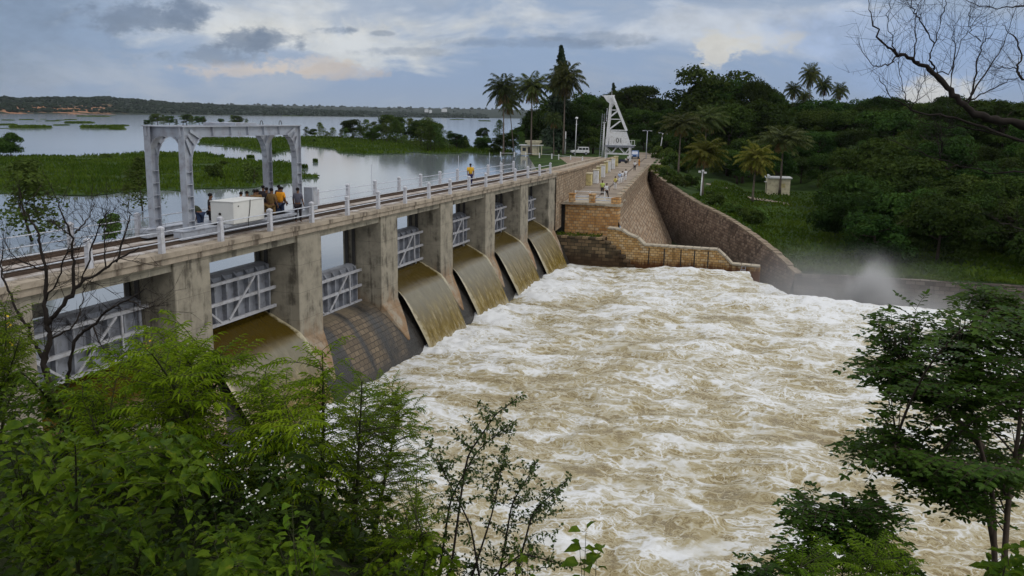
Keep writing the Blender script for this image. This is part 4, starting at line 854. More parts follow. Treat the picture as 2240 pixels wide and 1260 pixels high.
# shrubs on the green slope beside the road
for i, (x_, y_) in enumerate(((1432, 352), (1446, 366), (1462, 384), (1480, 372), (1470, 346), (1500, 392), (1500, 350), (1520, 372), (1455, 330), (1485, 330), (1560, 392), (1580, 360), (1610, 350), (1440, 340))):
    zt = [3.9, 3.5, 3.0, 2.6, 4, 2.2, 3.4, 2.2, 4.6, 4.2, 1.8, 2.4, 2.6, 4.6][i]
    p_ = pz(x_, y_, zt); put('shrub%d' % (i % 2), (p_[0], p_[1], hgt(p_[0], p_[1])-.2), rf.uniform(1.0, 2.0), 'leafy green shrub on the grass slope beside the dam road', 'shrubs on the dam slope', 'shrub', 'shrub')
for i in range(22):
    f_ = rf.uniform(.03, .75)**1.4; q0 = WA+(WB-WA)*f_; o_ = rf.uniform(.8, 7.0); p_ = q0-NRM*o_
    put('shrub%d' % (i % 2), (p_[0], p_[1], hgt(p_[0], p_[1])-.1), rf.uniform(.45, 1.0), 'small rough shrub in the long grass above the wing wall', 'shrubs above the wing wall', 'shrub', 'shrub')
# trees standing in the flooded marsh
ISL = [(670, 277, 300), (684, 282, 301), (700, 267, 303), (728, 278, 303), (746, 283, 304), (757, 280, 305), (771, 262, 303), (787, 271, 306), (803, 261, 305), (819, 266, 307), (835, 264, 308), (854, 253, 309), (867, 261, 314), (880, 270, 316), (898, 258, 315), (911, 262, 318), (921, 264, 322), (936, 258, 330), (950, 270, 331), (962, 269, 328), (984, 286, 324), (998, 292, 327), (1018, 296, 326), (1092, 261, 300), (716, 287, 304), (846, 262, 311), (815, 280, 312), (775, 285, 308), (942, 275, 333), (1045, 300, 330), (1120, 283, 331), (1105, 292, 335), (1138, 288, 333)]
for i, (x_, yt, yb) in enumerate(ISL):
    b_ = pz(x_, yb, 4.95); D = (b_-CAM)@CF; h = (yb-yt)/F_PX*D; kk = ['slim%d' % (i % 4), 'broad%d' % (i % 5)][1 if i % 5 == 1 else 0]; w_ = rf.uniform(1.0, 1.6)
    put(kk, b_, h/(7 if kk[0] == 's' else 10)*w_, 'slender green tree in the flooded row standing out of the reservoir', 'trees in the flooded row', sz=1/w_)
for i, (x_, yt, yb) in enumerate(((1057, 277, 303), (1057, 298, 331), (1010, 300, 322), (1080, 312, 338))):
    b_ = pz(x_, yb, 4.95); D = (b_-CAM)@CF; h = (yb-yt)/F_PX*D
    put('mound%d' % (i % 3), b_, h/6.5*.95, ['round bush alone at the water before the palms', 'round bush in marsh grass beneath the lone one', 'low bush at the end of the flooded row', 'low bush by the shore below the palms'][i], None, 'shrub', 'shrub')
for i, (x_, yt, yb) in enumerate(((332, 256, 275), (345, 252, 274), (358, 254, 275), (371, 256, 274), (386, 262, 275), (408, 253, 274), (421, 256, 275), (436, 254, 274), (448, 260, 275), (484, 261, 274), (508, 254, 274), (521, 256, 275), (540, 261, 274), (322, 264, 276))):
    b_ = pz(x_, yb, 4.9); D = (b_-CAM)@CF; kk = ['slim%d' % (i % 4), 'broad%d' % (i % 5)][i % 2]; put(kk, b_, (yb-yt)/F_PX*D/(7 if kk[0] == 's' else 10)*1.5, sz=.75, label= 'small distant tree in the far clump seen above the gantry beam', group='distant clump above the gantry beam')
for key, x_, yt, yb, s_, lab in (('mound0', 25, 288, 344, .95, 'round leafy bush on the marsh at the frame edge'), ('slim1', 70, 348, 528, 1.5, 'leafy tree rising out of the water behind the bare shrub'), ('shrub0', 240, 468, 530, .8, 'compact leafy bush in the water beyond the deck railing'), ('slim2', 312, 340, 462, 1.2, 'thin dim tree in the water behind the gantry leg'), ('shrub1', 233, 334, 346, 1.6, 'tiny bush at the top edge of the marsh'), ('shrub0', 555, 355, 400, .8, 'dark bush in the marsh grass seen between the gantry legs'), ('shrub1', 490, 350, 362, 1.6, 'small dark shrub on the marsh near the gantry beam'), ('shrub1', 470, 352, 395, .8, 'dim bush midway across the marsh grass')):
    b_ = pz(x_, yb, 4.95); D = (b_-CAM)@CF; Hk = {'m': 6.5, 's': 7.0}[key[0]] if not key.startswith('shrub') else 2.4
    h = (yb-yt)/F_PX*D; put(key, b_, h/Hk*s_, lab, None, 'tree' if 'tree' in lab else 'shrub', 'tree' if 'tree' in lab else 'shrub', sz=1/s_)

for i in range(14):
    x_ = rf.uniform(668, 1030); b_ = pz(x_, 304+max(0, x_-850)*.13+rf.uniform(-3, 8), 4.95)
    put('shrub%d' % (i % 2), b_, rf.uniform(.6, 1.35), 'low green bush between the trees of the flooded row', 'bushes in the flooded row', 'shrub', 'shrub')
for x_ in range(1300, 1500, 17):
    by_px(rf.choice(['broad0', 'broad1', 'broad2', 'broad3', 'broad4']), x_, 212+abs(x_-1390)*.16+rf.uniform(-6, 10), 272+rf.uniform(-8, 8), LB_, 10, GB)
# ---- palms
def make_palm(seed, H, R0, nfr=24, dead=5, leafm='lf_palm'):
    nfr += 10
    rs = np.random.RandomState(seed); root = thing('palm_tree', 'palm', 'palm', (0, 0, 0)); tp = np.array((rs.uniform(-.6, .6), rs.uniform(-.5, .5), H))
    s_ = np.linspace(0, 1, 9); pts = np.stack([tp[0]*s_**1.6, tp[1]*s_**1.6, tp[2]*s_], 1); mb = MB(); mb.tube(pts, .17-.06*s_+.08*np.exp(-s_*9), 8); mb.build('trunk', mt['palmbark'], root, smooth=True)
    for nm, cnt, lo, hi, m_ in (('fronds', nfr, -.45, 1.42, leafm), ('dead_fronds', dead, -1.2, -.75, 'lf_dry')):
        mb = MB(); LP, LD, LL, LW = [], [], [], []
        for i in range(cnt):
            a = i*2.39996+rs.uniform(-.2, .2); el = lo+(hi-lo)*((i+.5)/cnt)**.8+rs.uniform(-.1, .1); L = R0*rs.uniform(.85, 1.15)*(1.0 if m_ != 'lf_dry' else .7); d = np.array((math.cos(a)*math.cos(el), math.sin(a)*math.cos(el), math.sin(el)))
            q = [tp.copy()]; dd_ = d.copy(); n = 9
            for j in range(n): q.append(q[-1]+dd_*L/n); dd_ = unit(dd_+np.array((0, 0, -.135-.035*max(el, 0))))
            q = np.array(q); mb.tube(q, np.linspace(.045, .012, n+1), 4, False)
            for j in range(1, 3*n+1):
                f = j/(3*n); p_ = q[0]+0; k_ = f*n; i0 = min(int(k_), n-1); p_ = q[i0]+(q[i0+1]-q[i0])*(k_-i0); tg = unit(q[i0+1]-q[i0]); sd_ = unit(np.cross(tg, (0, 0, 1.0)))
                for s2 in (-1, 1):
                    LP.append(p_); LD.append(unit(tg*.55+sd_*s2*.8+np.array((0, 0, -.45-.25*rs.rand())))); LL.append(L*.30*(1-.65*abs(f-.42)**1.2)*rs.uniform(.85, 1.1)); LW.append(.15)
        P, D_, L_, W_ = np.array(LP), np.array(LD), np.array(LL)[:, None], np.array(LW)[:, None]; S_ = unit(np.cross(D_, rs.normal(0, 1, D_.shape)+np.array((0, 0, 1.5))))
        V = np.stack([P-S_*W_*.4, P+D_*L_*.5-S_*W_*.55, P+D_*L_-np.array((0, 0, .12))*L_, P+D_*L_*.5+S_*W_*.55], 1).reshape(-1, 3); mb.addn(V, np.arange(len(V)).reshape(-1, 4)); mb.build(nm, mt[m_], root)
    return root
PALMS = [make_palm(1, 14, 4.5, 30, 7), make_palm(2, 14, 4.3, 28, 9), make_palm(3, 8, 3.5, 24, 8, 'lf_gold')]; pused = [False]*3
def palm(kind, x, ycrown, D, ground, label, R_=1.0, group=None, lean=0):
    p_ = px(x, ycrown, D); H0 = 14 if kind < 2 else 8; g = ground if ground is not None else hgt(p_[0], p_[1]); h = p_[2]-g
    o = PALMS[kind] if not pused[kind] else dup(PALMS[kind], (0, 0, 0)); pused[kind] = True
    sx = R_; o.location = (float(p_[0]), float(p_[1]), float(g)); o.scale = (sx, sx, h/H0*1.0); o.rotation_euler = (0, lean, random.uniform(0, 6.28)); o.name = 'palm_tree'; o['label'] = label; o['category'] = 'palm'; o['group'] = group or 'palms'
palm(0, 1103, 196, 200, 5.3, 'tall palm first in the row of three above the reservoir shore', .98)
palm(1, 1164, 192, 204, 5.3, 'tall palm in the middle of the row of three above the reservoir shore', 1.1)
palm(0, 1236, 176, 204, 5.3, 'tallest palm of the shore row, the dark conifer rising behind it', 1.12)
palm(1, 1126, 225, 215, 5.3, 'leaning palm between the first two shore palms', .75, lean=.12)
palm(1, 1213, 262, 198, 5.3, 'short palm with pale trunk below the tallest shore palm', .55)
palm(1, 1489, 272, 160, None, 'palm on the slope close to the pole lamps', 1.0)
palm(0, 1545, 262, 175, None, 'palm with yellowing fronds behind the slope palms', 1.0)
palm(2, 1541, 335, 128, None, 'low golden fronded palm behind the white lamp post', 1.0)
palm(2, 1652, 348, 142, None, 'brownish palm on the grass short of the cream pump house', 1.0)
palm(0, 1714, 305, 150, None, 'palm standing right by the cream pump house', 1.15)
GSK = 'palms on the skyline'
palm(0, 1775, 166, 250, None, 'tallest palm of the skyline cluster', .72, GSK); palm(1, 1736, 198, 250, None, 'lower skyline palm before the tallest one', .62, GSK); palm(1, 1804, 188, 255, None, 'slender skyline palm just past the tallest one', .60, GSK)
palm(0, 1838, 200, 250, None, 'last skyline palm before the rounded trees', .60, GSK); palm(1, 1758, 212, 262, None, 'skyline palm tucked low beside the tallest one', .62, GSK)

# ---- marsh islands, grass, floating weed
def inpoly(P, poly):
    x, y = P[:, 0], P[:, 1]; c_ = np.zeros(len(P), bool); n = len(poly)
    for i in range(n):
        x1, y1 = poly[i]; x2, y2 = poly[(i+1) % n]; k_ = ((y1 > y) != (y2 > y)) & (x < (x2-x1)*(y-y1)/((y2-y1)+1e-12)+x1); c_ ^= k_
    return c_
def blades(mb, P, rs, h, w):
    n = len(P); a = rs.rand(n)*6.283; d = np.stack([np.cos(a), np.sin(a), 0*a], 1); hh = (h*rs.uniform(.5, 1.25, n))[:, None]; ww = (w*rs.uniform(.6, 1.2, n))[:, None]; ln = rs.normal(0, .35, (n, 3))*np.array((1, 1, 0))
    T = P+np.array((0, 0, 1.0))*hh+ln*hh; M_ = P+(T-P)*.55
    V = np.stack([P-d*ww*.5, M_-d*ww*.8+ln*hh*.1, T, M_+d*ww*.8], 1).reshape(-1, 3); mb.addn(V, np.arange(4*n).reshape(-1, 4))
def island(pix, name, gname, n, h, seed, w=.35):
    rs = np.random.RandomState(seed); poly = [tuple(pz(x, y, 4.95)[:2]) for x, y in pix]
    # densify and roughen the shoreline
    pts = []
    for (x1, y1), (x2, y2) in zip(poly, poly[1:]+poly[:1]):
        L = math.hypot(x2-x1, y2-y1); m_ = max(2, int(L/1.2))
        for i in range(m_): f = i/m_; pts.append((x1+(x2-x1)*f, y1+(y2-y1)*f))
    pts = np.array(pts); nn = fbm(pts[:, 0]*.35, pts[:, 1]*.35, seed, 4); c_ = pts.mean(0); pts = pts+unit(pts-c_)*(nn*2.2)[:, None]
    k = MB(); n_ = len(pts); k.add(np.concatenate([np.c_[pts, np.full(n_, 4.6)], np.c_[pts, np.full(n_, 4.99)]]), [tuple(range(n_, 2*n_))]+[(i, (i+1) % n_, n_+(i+1) % n_, n_+i) for i in range(n_)]); tag(k.build(name, mt['grass']), kind='structure')
    lo, hi = pts.min(0), pts.max(0); P = rs.rand(int(n*((hi-lo).prod())/1000), 2)*(hi-lo)+lo; P = P[inpoly(P, [tuple(a) for a in pts])]
    den = fbm(P[:, 0]*.10, P[:, 1]*.10, seed+3, 4); P = P[den > -.38]; den = fbm(P[:, 0]*.10, P[:, 1]*.10, seed+3, 4)
    mb = MB(); blades(mb, np.c_[P, np.full(len(P), 4.95)], rs, h*(.75+.8*np.clip(den+.3, 0, 1)), w); tag(mb.build(gname, mt['lf_grass']), kind='stuff')
island([(-60, 344), (0, 342), (150, 342), (250, 341), (300, 336), (380, 333), (440, 334), (475, 341), (520, 350), (570, 354), (630, 356), (650, 366), (655, 378), (690, 383), (698, 387), (660, 391), (645, 398), (600, 405), (560, 411), (500, 412), (440, 412), (400, 418), (335, 415), (300, 418), (260, 421), (190, 429), (100, 426), (0, 422), (-60, 424)], 'marsh_island', 'marsh_grass', 4400, .55, 31, .17)
island([(440, 301), (560, 304), (660, 299), (760, 302), (880, 308), (960, 316), (1030, 322), (1110, 327), (1130, 336), (1070, 340), (1020, 333), (1000, 336), (945, 337), (905, 333), (880, 337), (800, 338), (740, 334), (735, 327), (680, 321), (620, 314), (560, 312), (500, 317), (440, 316)], 'marsh_island', 'marsh_grass', 1500, .7, 32, .25)
island([(560, 312), (600, 312), (650, 318), (640, 328), (600, 336), (575, 334), (520, 322), (470, 320)], 'marsh_island', 'marsh_grass', 800, .8, 33, .4)
WD_ = [(68, 279.5, 36), (225, 279.5, 40), (258, 283, 16), (205, 255, 30), (262, 275, 15), (135, 274, 12), (175, 269, 22), (115, 265, 10), (12, 273, 16), (133, 263, 7), (58, 262, 10), (85, 265, 4), (18, 263, 9), (155, 262, 9), (247, 253, 4), (95, 261, 5), (10, 281, 6), (597, 337, 6), (548, 346, 9), (690, 355, 6), (665, 368, 9), (400, 256, 10), (1000, 262, 16), (1060, 265, 14), (870, 258, 24), (640, 254, 22)]
protow = None
for i, (x_, y_, hw) in enumerate(WD_):
    p_ = pz(x_, y_, 4.9); D = (p_-CAM)@CF; r_ = hw/F_PX*D
    if protow is None:
        rs = np.random.RandomState(77); mb = MB(); th = np.arange(40)*2*np.pi/40; rr = 1+.22*np.array([fbm(np.array([math.cos(t_)*1.5]), np.array([math.sin(t_)*1.5]), 9, 3)[0] for t_ in th]); V = np.concatenate([np.c_[np.cos(th)*rr, np.sin(th)*rr, 0*th-.05], np.c_[np.cos(th)*rr*.96, np.sin(th)*rr*.96, 0*th+.025]]); mb.add(V, [tuple(range(40, 80))]+[(j, (j+1) % 40, 40+(j+1) % 40, 40+j) for j in range(40)])
        P = rs.uniform(-1, 1, (420, 2)); P = P[np.linalg.norm(P, axis=1) < .95]; blades(mb, np.c_[P, 0*P[:, 0]+.02], rs, .15, .10)
        protow = mb.build('floating_weed', mt['lf_grass']); o = protow
    else: o = protow.copy(); COL.objects.link(o)
    o.location = tuple(float(a) for a in p_); o.scale = (r_, r_*(1.2 if i > 16 else 2.4 if i > 3 else 1.7), max(1.0, min(r_, 9)) if r_ > 1 else 4); o.rotation_euler = (0, 0, YAW)
    tag(o, {0: 'long flat mat of green weed floating below the bare orange shore', 1: 'long flat mat of green weed floating short of the gantry', 3: 'thin mat of weed closest under the far bare shore'}.get(i, 'small mat of green weed floating on the open reservoir'), 'water weed', 'weed mats floating on the reservoir')
# rough grass on the far bank
rs = np.random.RandomState(8); P = np.c_[rs.uniform(8, 75, 60000), 63.6+rs.rand(60000)**1.5*80]; q_ = (P[:, 0]-5.6)*DN[0]+(P[:, 1]-66)*DN[1]; xw = WA[0]+(WB[0]-WA[0])*(P[:, 1]-WA[1])/(WB[1]-WA[1])
P = P[(q_ > 1) & (P[:, 0] > xw+.8) & (P[:, 0] < 22.9+(P[:, 1]+21)*.28+6)][:22000]; mb = MB(); nz = fbm(P[:, 0]*.15, P[:, 1]*.15, 4, 4); blades(mb, np.c_[P, bank_n(P[:, 0], P[:, 1])-.05], rs, .38*(.6+1.2*np.clip(nz+.35, 0, 1)), .22)
tag(mb.build('bank_grass', mt['lf_grass']), kind='stuff')
# ------------------------------------------------------------------ hoist tower, lamps, buildings, vehicles
p0 = pz(1352, 351, 5.45); s_ = ((p0-CAM)@CF)/F_PX
ht = thing('hoist_tower', 'white lattice hoist tower with a marked panel standing over the dam road', 'hoist tower', p0, YAW*.35)
def T(x, y): return ((x-1352)*s_, (351-y)*s_)
for dy in (-1.3, 1.3):
    def seg(a, b, w, nm, m_='white'):
        (x1, z1), (x2, z2) = T(*a), T(*b); k = MB(); k.bar((x1, dy, z1), (x2, dy, z2), w); k.build(nm, mt[m_], ht)
    seg((1325, 336), (1333, 214), .34, 'mast'); seg((1368, 287), (1335.5, 214), .30, 'inclined_leg')
    for a, b in (((1331, 243), (1347, 243)), ((1329.5, 262.5), (1355, 262.5)), ((1328, 286), (1367, 286))): seg(a, b, .16, 'strut')
    for a, b in (((1331, 258), (1347, 245)), ((1329.5, 285), (1354, 266)), ((1331.5, 239), (1340, 228))): seg(a, b, .16, 'brace')
    seg((1323, 320), (1385, 321), .34, 'platform_beam', 'silver'); seg((1325.5, 322), (1325.5, 346), .34, 'leg'); seg((1377.5, 322), (1377.5, 351), .40, 'leg'); seg((1326, 336), (1377, 336.5), .26, 'tie_beam')
    for a, b in (((1326, 324), (1337, 335)), ((1348, 323), (1338, 335)), ((1355, 323), (1367, 336)), ((1376, 324), (1367, 336))): seg(a, b, .15, 'brace')
(x1, z1), (x2, z2), (x3, z3), (x4, z4) = T(1332.5, 318), T(1378, 319), T(1367, 289), T(1332.5, 288)
k = MB(); k.prism([(x1, z1), (x2, z2), (x3, z3), (x4, z4)], 'Y', -1.55, -1.47); pan = k.build('panel', mt['white'], ht)
k = MB(); k.prism([(x1, z1), (x2, z2), (x3, z3), (x4, z4)], 'Y', 1.47, 1.55); k.build('panel', mt['white'], ht)
fc = bpy.data.curves.new('panel_marking', 'FONT'); fc.body = '01'; fc.size = 1.35; fc.extrude = .01
fo_ = bpy.data.objects.new('panel_marking', fc); COL.objects.link(fo_); bpy.context.view_layer.update()
me = bpy.data.meshes.new_from_object(fo_.evaluated_get(bpy.context.evaluated_depsgraph_get())); bpy.data.objects.remove(fo_)
me.materials.clear(); me.materials.append(mt['dark']); xm, zm = T(1347, 312); co = np.zeros(len(me.vertices)*3); me.vertices.foreach_get('co', co); co = co.reshape(-1, 3); co = np.c_[co[:, 0]+xm, -1.565-co[:, 2], co[:, 1]+zm]; me.vertices.foreach_set('co', co.reshape(-1)); fo_ = bpy.data.objects.new('panel_marking', me); COL.objects.link(fo_); fo_.parent = ht
(xh, zh) = T(1327, 216)
k = MB(); k.prism([(xh-1.0, zh+.2), (xh-.2, zh-.9), (xh+.6, zh-1.4), (xh+1.4, zh-1.3), (xh+1.0, zh+.3)], 'Y', -1.25, 1.25); k.build('head_box', mt['white'], ht)
k = MB(); k.bar((xh-1.3, 0, zh+.25), (xh+1.2, 0, zh+.35), .2); k.tube([(xh+.6, 0, zh+.3), (xh+.6, 0, zh+1.4)], .04, 5); k.build('head_beam', mt['white'], ht)
k = MB(); (xa, za) = T(1324, 320); (xb, zb) = T(1388, 320); k.b2((xa, -1.7, za+.14), (xb, 1.7, za+.24)); k.build('platform', mt['silver'], ht)
for xx in np.linspace(xb-1.2, xb-.05, 3): k = MB(); k.b2((xx-.04, -1.7, za+.24), (xx+.04, -1.62, za+1.3)); k.build('guard_post', mt['white'], ht)
k = MB(); k.tube([(xb-1.3, -1.66, za+1.25), (xb, -1.66, za+1.25)], .04, 5); k.build('guard_rail', mt['white'], ht)
k = MB()
for x_ in (-.25, .25): k.bar((T(1325, 0)[0]+x_-1.0, -1.5, 0), (T(1325, 0)[0]+x_-.6, -1.5, 9.5), .06)
for i in range(22): k.bar((T(1325, 0)[0]-1.25+.4*i/22, -1.5, .4+.42*i), (T(1325, 0)[0]-.75+.4*i/22, -1.5, .4+.42*i), .04)
k.build('ladder', mt['silver'], ht)
# posts and lamps
def pole(name, lab, cat, x, yb, yt, z, r, m_, head=None, lean=0.0):
    b = pz(x, yb, z); D = (b-CAM)@CF; h = (yb-yt)/F_PX*D; o = thing(name, lab, cat, b)
    o.rotation_euler = (0, lean, 0); k = MB(); k.tube([(0, 0, -.1), (0, 0, h*.5), (0, 0, h)], [r*1.2, r, r*.75], 8); k.build('post', mt[m_], o, smooth=True)
    if head == 'globe':
        k = MB(); k.ico((0, 0, h+.22), (.34, .34, .3), 2); k.build('lamp_globe', mt['white'], o, smooth=True); k = MB(); k.bar((-.4, 0, h*.86), (.4, 0, h*.86), .06); k.build('cross_arm', mt['pipe'], o)
    if head == 'arm':
        for sx in (-1, 1): k = MB(); k.tube([(0, 0, h-.1), (sx*.35, 0, h+.05), (sx*.75, 0, h+.02)], .035, 5); k.build('arm', mt['pipe'], o); k = MB(); k.box((sx*.85, 0, h), (.4, .18, .1)); k.build('lamp_head', mt['white'], o)
    if head == 'cap': k = MB(); k.box((0, 0, h+.05), (r*3.2, r*3.2, .12)); k.build('cap', mt['white'], o)
    if head == 'flood':
        for i, (a, b2) in enumerate(((-.4, .0), (.05, .15), (.4, -.1))): k = MB(); k.box((a, -.1, h+b2), (.34, .22, .26), .2*i); k.build('flood_lamp', mt['white'], o)
        k = MB(); k.bar((-.55, 0, h-.15), (.55, 0, h-.15), .06); k.build('cross_arm', mt['pipe'], o)
pole('street_lamp', 'white pole with a globe lamp between the white jeep and the palms', 'street lamp', 1258, 340, 262, 5.45, .10, 'white', 'globe', .015)
pole('white_post', 'thick white post standing tight against the hoist tower', 'post', 1318, 343, 270, 5.6, .19, 'white', 'cap', .02)
pole('mast_pole', 'thin pole with a box on top close behind the hoist tower mast', 'pole', 1322.5, 330, 240, 5.6, .09, 'pipe', 'cap', .03)
pole('street_lamp', 'grey two armed lamp before the blue sheet fence', 'street lamp', 1413, 348, 287, 5.45, .08, 'pipe', 'arm', .01)
pole('street_lamp', 'pale lamp post at the green slope edge, second of the two slope posts', 'street lamp', 1441, 347, 292, 5.0, .11, 'white', 'arm', .12)
pole('street_lamp', 'short leaning lamp post at the edge of the road end', 'street lamp', 1436, 324, 288, 5.4, .08, 'pipe', 'arm', .02)
pole('street_lamp', 'white pole topped by flood lamps in front of the golden palm', 'street lamp', 1531, 445, 376, 2.1, .10, 'white', 'flood', .03)
pole('white_post', 'white trunk-like post under the tallest shore palm', 'post', 1236, 336, 288, 5.45, .16, 'white', None, .01)
# pavilion by the shore palms
b = pz(1164, 336, 5.4); s1 = ((b-CAM)@CF)/F_PX; pv = thing('pavilion', 'small cream pavilion with two flat roof slabs under the shore palms', 'building', b, YAW*.6)
k = MB(); k.b2((-2.6, -1.2, -.3), (1.4, 1.4, 1.9)); k.build('wall', mt['cream'], pv)
k = MB(); k.b2((-3.0, -1.6, 1.902), (2.6, 1.8, 2.12)); k.build('roof', mt['white'], pv); k = MB(); k.b2((-1.6, -1.3, 2.6), (2.2, 1.5, 3.1)); k.b2((-1.2, -1.0, 2.121), (1.8, 1.2, 2.6)); k.build('upper_roof', mt['cream'], pv)
for x_ in (1.7, 2.4): k = MB(); k.b2((x_-.1, -1.4, -.3), (x_+.1, -1.2, 1.9)); k.build('column', mt['cream'], pv)
k = MB(); k.b2((-.9, -1.24, -.2), (-.1, -1.2, 1.6)); k.build('door', mt['dark'], pv); k = MB(); k.b2((-2.2, -1.24, .6), (-1.4, -1.2, 1.4)); k.build('window', mt['glass'], pv)
# pump house on the grass
g_ = hgt(19, 138.7); b = pz(1700, 424, g_); ph = thing('pump_house', 'small cream pump house with a flat roof on the grass among the palms', 'building', (b[0], b[1], g_), .12)
k = MB(); k.b2((-1.9, -1.6, -.3), (1.9, 1.8, 2.75)); k.build('wall', mt['cream'], ph); k = MB(); k.b2((-2.15, -1.85, 2.752), (2.15, 2.05, 2.95)); k.b2((-1.9, -1.6, 2.95), (-1.5, 1.8, 3.25)); k.build('roof', mt['white'], ph)
k = MB(); k.b2((-1.94, -.6, -.1), (-1.9, .3, 1.9)); k.build('door', mt['dark'], ph); k = MB(); k.b2((.3, -1.64, 1.2), (1.1, -1.6, 1.9)); k.build('window', mt['yellow'], ph); k = MB(); k.b2((-2.25, -1.0, 2.0), (-1.9, .6, 2.1)); k.build('canopy', mt['white'], ph)
# blue sheet fence at the end of the road
b0, b1 = pz(1392, 324, 5.45), pz(1436, 322, 5.45); bf = thing('sheet_fence', 'blue metal sheet fence closing the road end', 'fence', b0)
d_ = b1-b0; n = 7
for i in range(n): p_, q_ = d_*(i+.04)/n, d_*(i+.96)/n; k = MB(); k.bar((p_[0], p_[1], .85), (q_[0], q_[1], .85), .06, 1.5); k.build('sheet', mt['bluefence'], bf)
for i in range(n+1): p_ = d_*i/n; k = MB(); k.b2((p_[0]-.06, p_[1]-.10, 0), (p_[0]+.06, p_[1]-.04, 1.75)); k.build('post', mt['pipe'], bf)
k = MB(); k.bar((0, -.1, 1.66), (d_[0], d_[1]-.1, 1.66), .06); k.build('rail', mt['white'], bf)
# white fence along the shore
fp = [(1095, 343), (1125, 343), (1150, 343.5), (1180, 345), (1207, 347), (1222, 349), (1248, 351), (1274, 354)]
r = thing('shore_fence', 'low fence of small white posts and one rail along the grassy shore top', 'fence', pz(1150, 345, 5.45)); pp = [pz(x, y, 5.42)-np.array(r.location) for x, y in fp]
for p_ in pp: k = MB(); k.box((p_[0], p_[1], p_[2]+.5), (.20, .20, 1.1)); k.build('post', mt['white'], r)
for a, b in zip(pp[:-1], pp[1:]):
    k = MB(); k.bar(a+np.array((0, 0, .8)), b+np.array((0, 0, .8)), .06); k.build('rail', mt['white'], r)
# vehicles
def wheel(par, x, y, r_, w, m_='black'):
    k = MB(); k.tube([(x, y-w/2, r_), (x, y+w/2, r_)], r_, 14); o = k.build('wheel', mt[m_], par); k = MB(); k.tube([(x, y-w/2-.01, r_), (x, y+w/2+.01, r_)], r_*.55, 10); h = k.build('rim', mt['silver'], None); h.parent = o
jp = thing('parked_jeep', 'white jeep with dark windows parked under the shore palms', 'car', pz(1268, 339, 5.45), YAW+.1)
k = MB(); k.prism([(-2.1, .55), (2.1, .5), (2.15, 1.05), (-1.0, 1.12), (-2.05, 1.05)], 'Y', -.85, .85); o = k.build('body', mt['white'], jp); o.modifiers.new('edge', 'BEVEL').width = .05
k = MB(); k.prism([(-.75, 1.122), (2.05, 1.06), (2.0, 1.85), (-.35, 1.87)], 'Y', -.78, .78); o = k.build('cabin', mt['white'], jp)
for a, b in ((-.35, .35), (.5, 1.15), (1.28, 1.85)): k = MB(); k.b2((a, -.80, 1.22), (b, -.782, 1.68)); k.build('window', mt['glass'], jp)
k = MB(); k.add([(-.73, -.68, 1.2), (-.73, .68, 1.2), (-.40, .68, 1.78), (-.40, -.68, 1.78)], [(0, 1, 2, 3)]); k.build('windscreen', mt['glass'], jp)
for x_ in (-1.35, 1.35):
    for y_ in (-.78, .78): wheel(jp, x_, y_, .36, .24)
k = MB(); k.b2((-2.2, -.8, .5), (-2.08, .8, .66)); k.build('bumper', mt['dark'], jp)
vn = thing('parked_van', 'blue van facing along the dam road beyond the hoist tower', 'van', pz(1389, 347, 5.45), R(97-90))
k = MB(); k.b2((-.8, -1.9, .35), (.8, 1.9, .95)); o = k.build('body', mt['blue'], vn); o.modifiers.new('edge', 'BEVEL').width = .08
k = MB(); k.hexa([(-.78, -1.3, .95), (.78, -1.3, .95), (.78, 1.85, .95), (-.78, 1.85, .95)], [(-.68, -.8, 1.7), (.68, -.8, 1.7), (.68, 1.75, 1.7), (-.68, 1.75, 1.7)]); k.build('cabin', mt['blue'], vn)
k = MB(); k.hexa([(-.68, -1.31, .98), (.68, -1.31, .98), (.68, -1.29, .98), (-.68, -1.29, .98)], [(-.6, -.87, 1.6), (.6, -.87, 1.6), (.6, -.85, 1.6), (-.6, -.85, 1.6)]); k.build('windscreen', mt['pipe'], vn)
for x_ in (-.55, .55): k = MB(); k.box((x_, -1.93, .68), (.28, .06, .18)); k.build('headlight', mt['white'], vn)
for x_ in (-.72, .72):
    for y_ in (-1.2, 1.2): k = MB(); k.tube([(x_-.1, y_, .3), (x_+.1, y_, .3)], .3, 12); k.build('wheel', mt['black'], vn)
k = MB(); k.b2((-.75, -1.97, .35), (.75, -1.9, .52)); k.build('bumper', mt['dark'], vn)
mb_ = thing('parked_motorbike', 'dark motorbike standing by the foot of the hoist tower', 'motorbike', pz(1362, 357.5, 5.45), .25)
for x_ in (-.62, .62): k = MB(); k.tube([(x_, -.05, .3), (x_, .05, .3)], .3, 14); k.build('wheel', mt['black'], mb_)
k = MB(); k.prism([(-.5, .35), (.35, .3), (.5, .6), (.2, .82), (-.15, .7), (-.75, .75), (-.7, .6)], 'Y', -.13, .13); k.build('body', mt['navy'], mb_); k = MB(); k.box((-.35, 0, .80), (.75, .24, .1)); k.build('seat', mt['black'], mb_)
k = MB(); k.tube([(.62, 0, .3), (.42, 0, .95)], .035, 6); k.build('fork', mt['silver'], mb_); k = MB(); k.tube([(.35, -.33, 1.0), (.42, 0, .95), (.35, .33, 1.0)], .022, 5); k.build('handlebar', mt['black'], mb_); k = MB(); k.ico((.55, 0, .85), .1, 1); k.build('headlight', mt['white'], mb_)

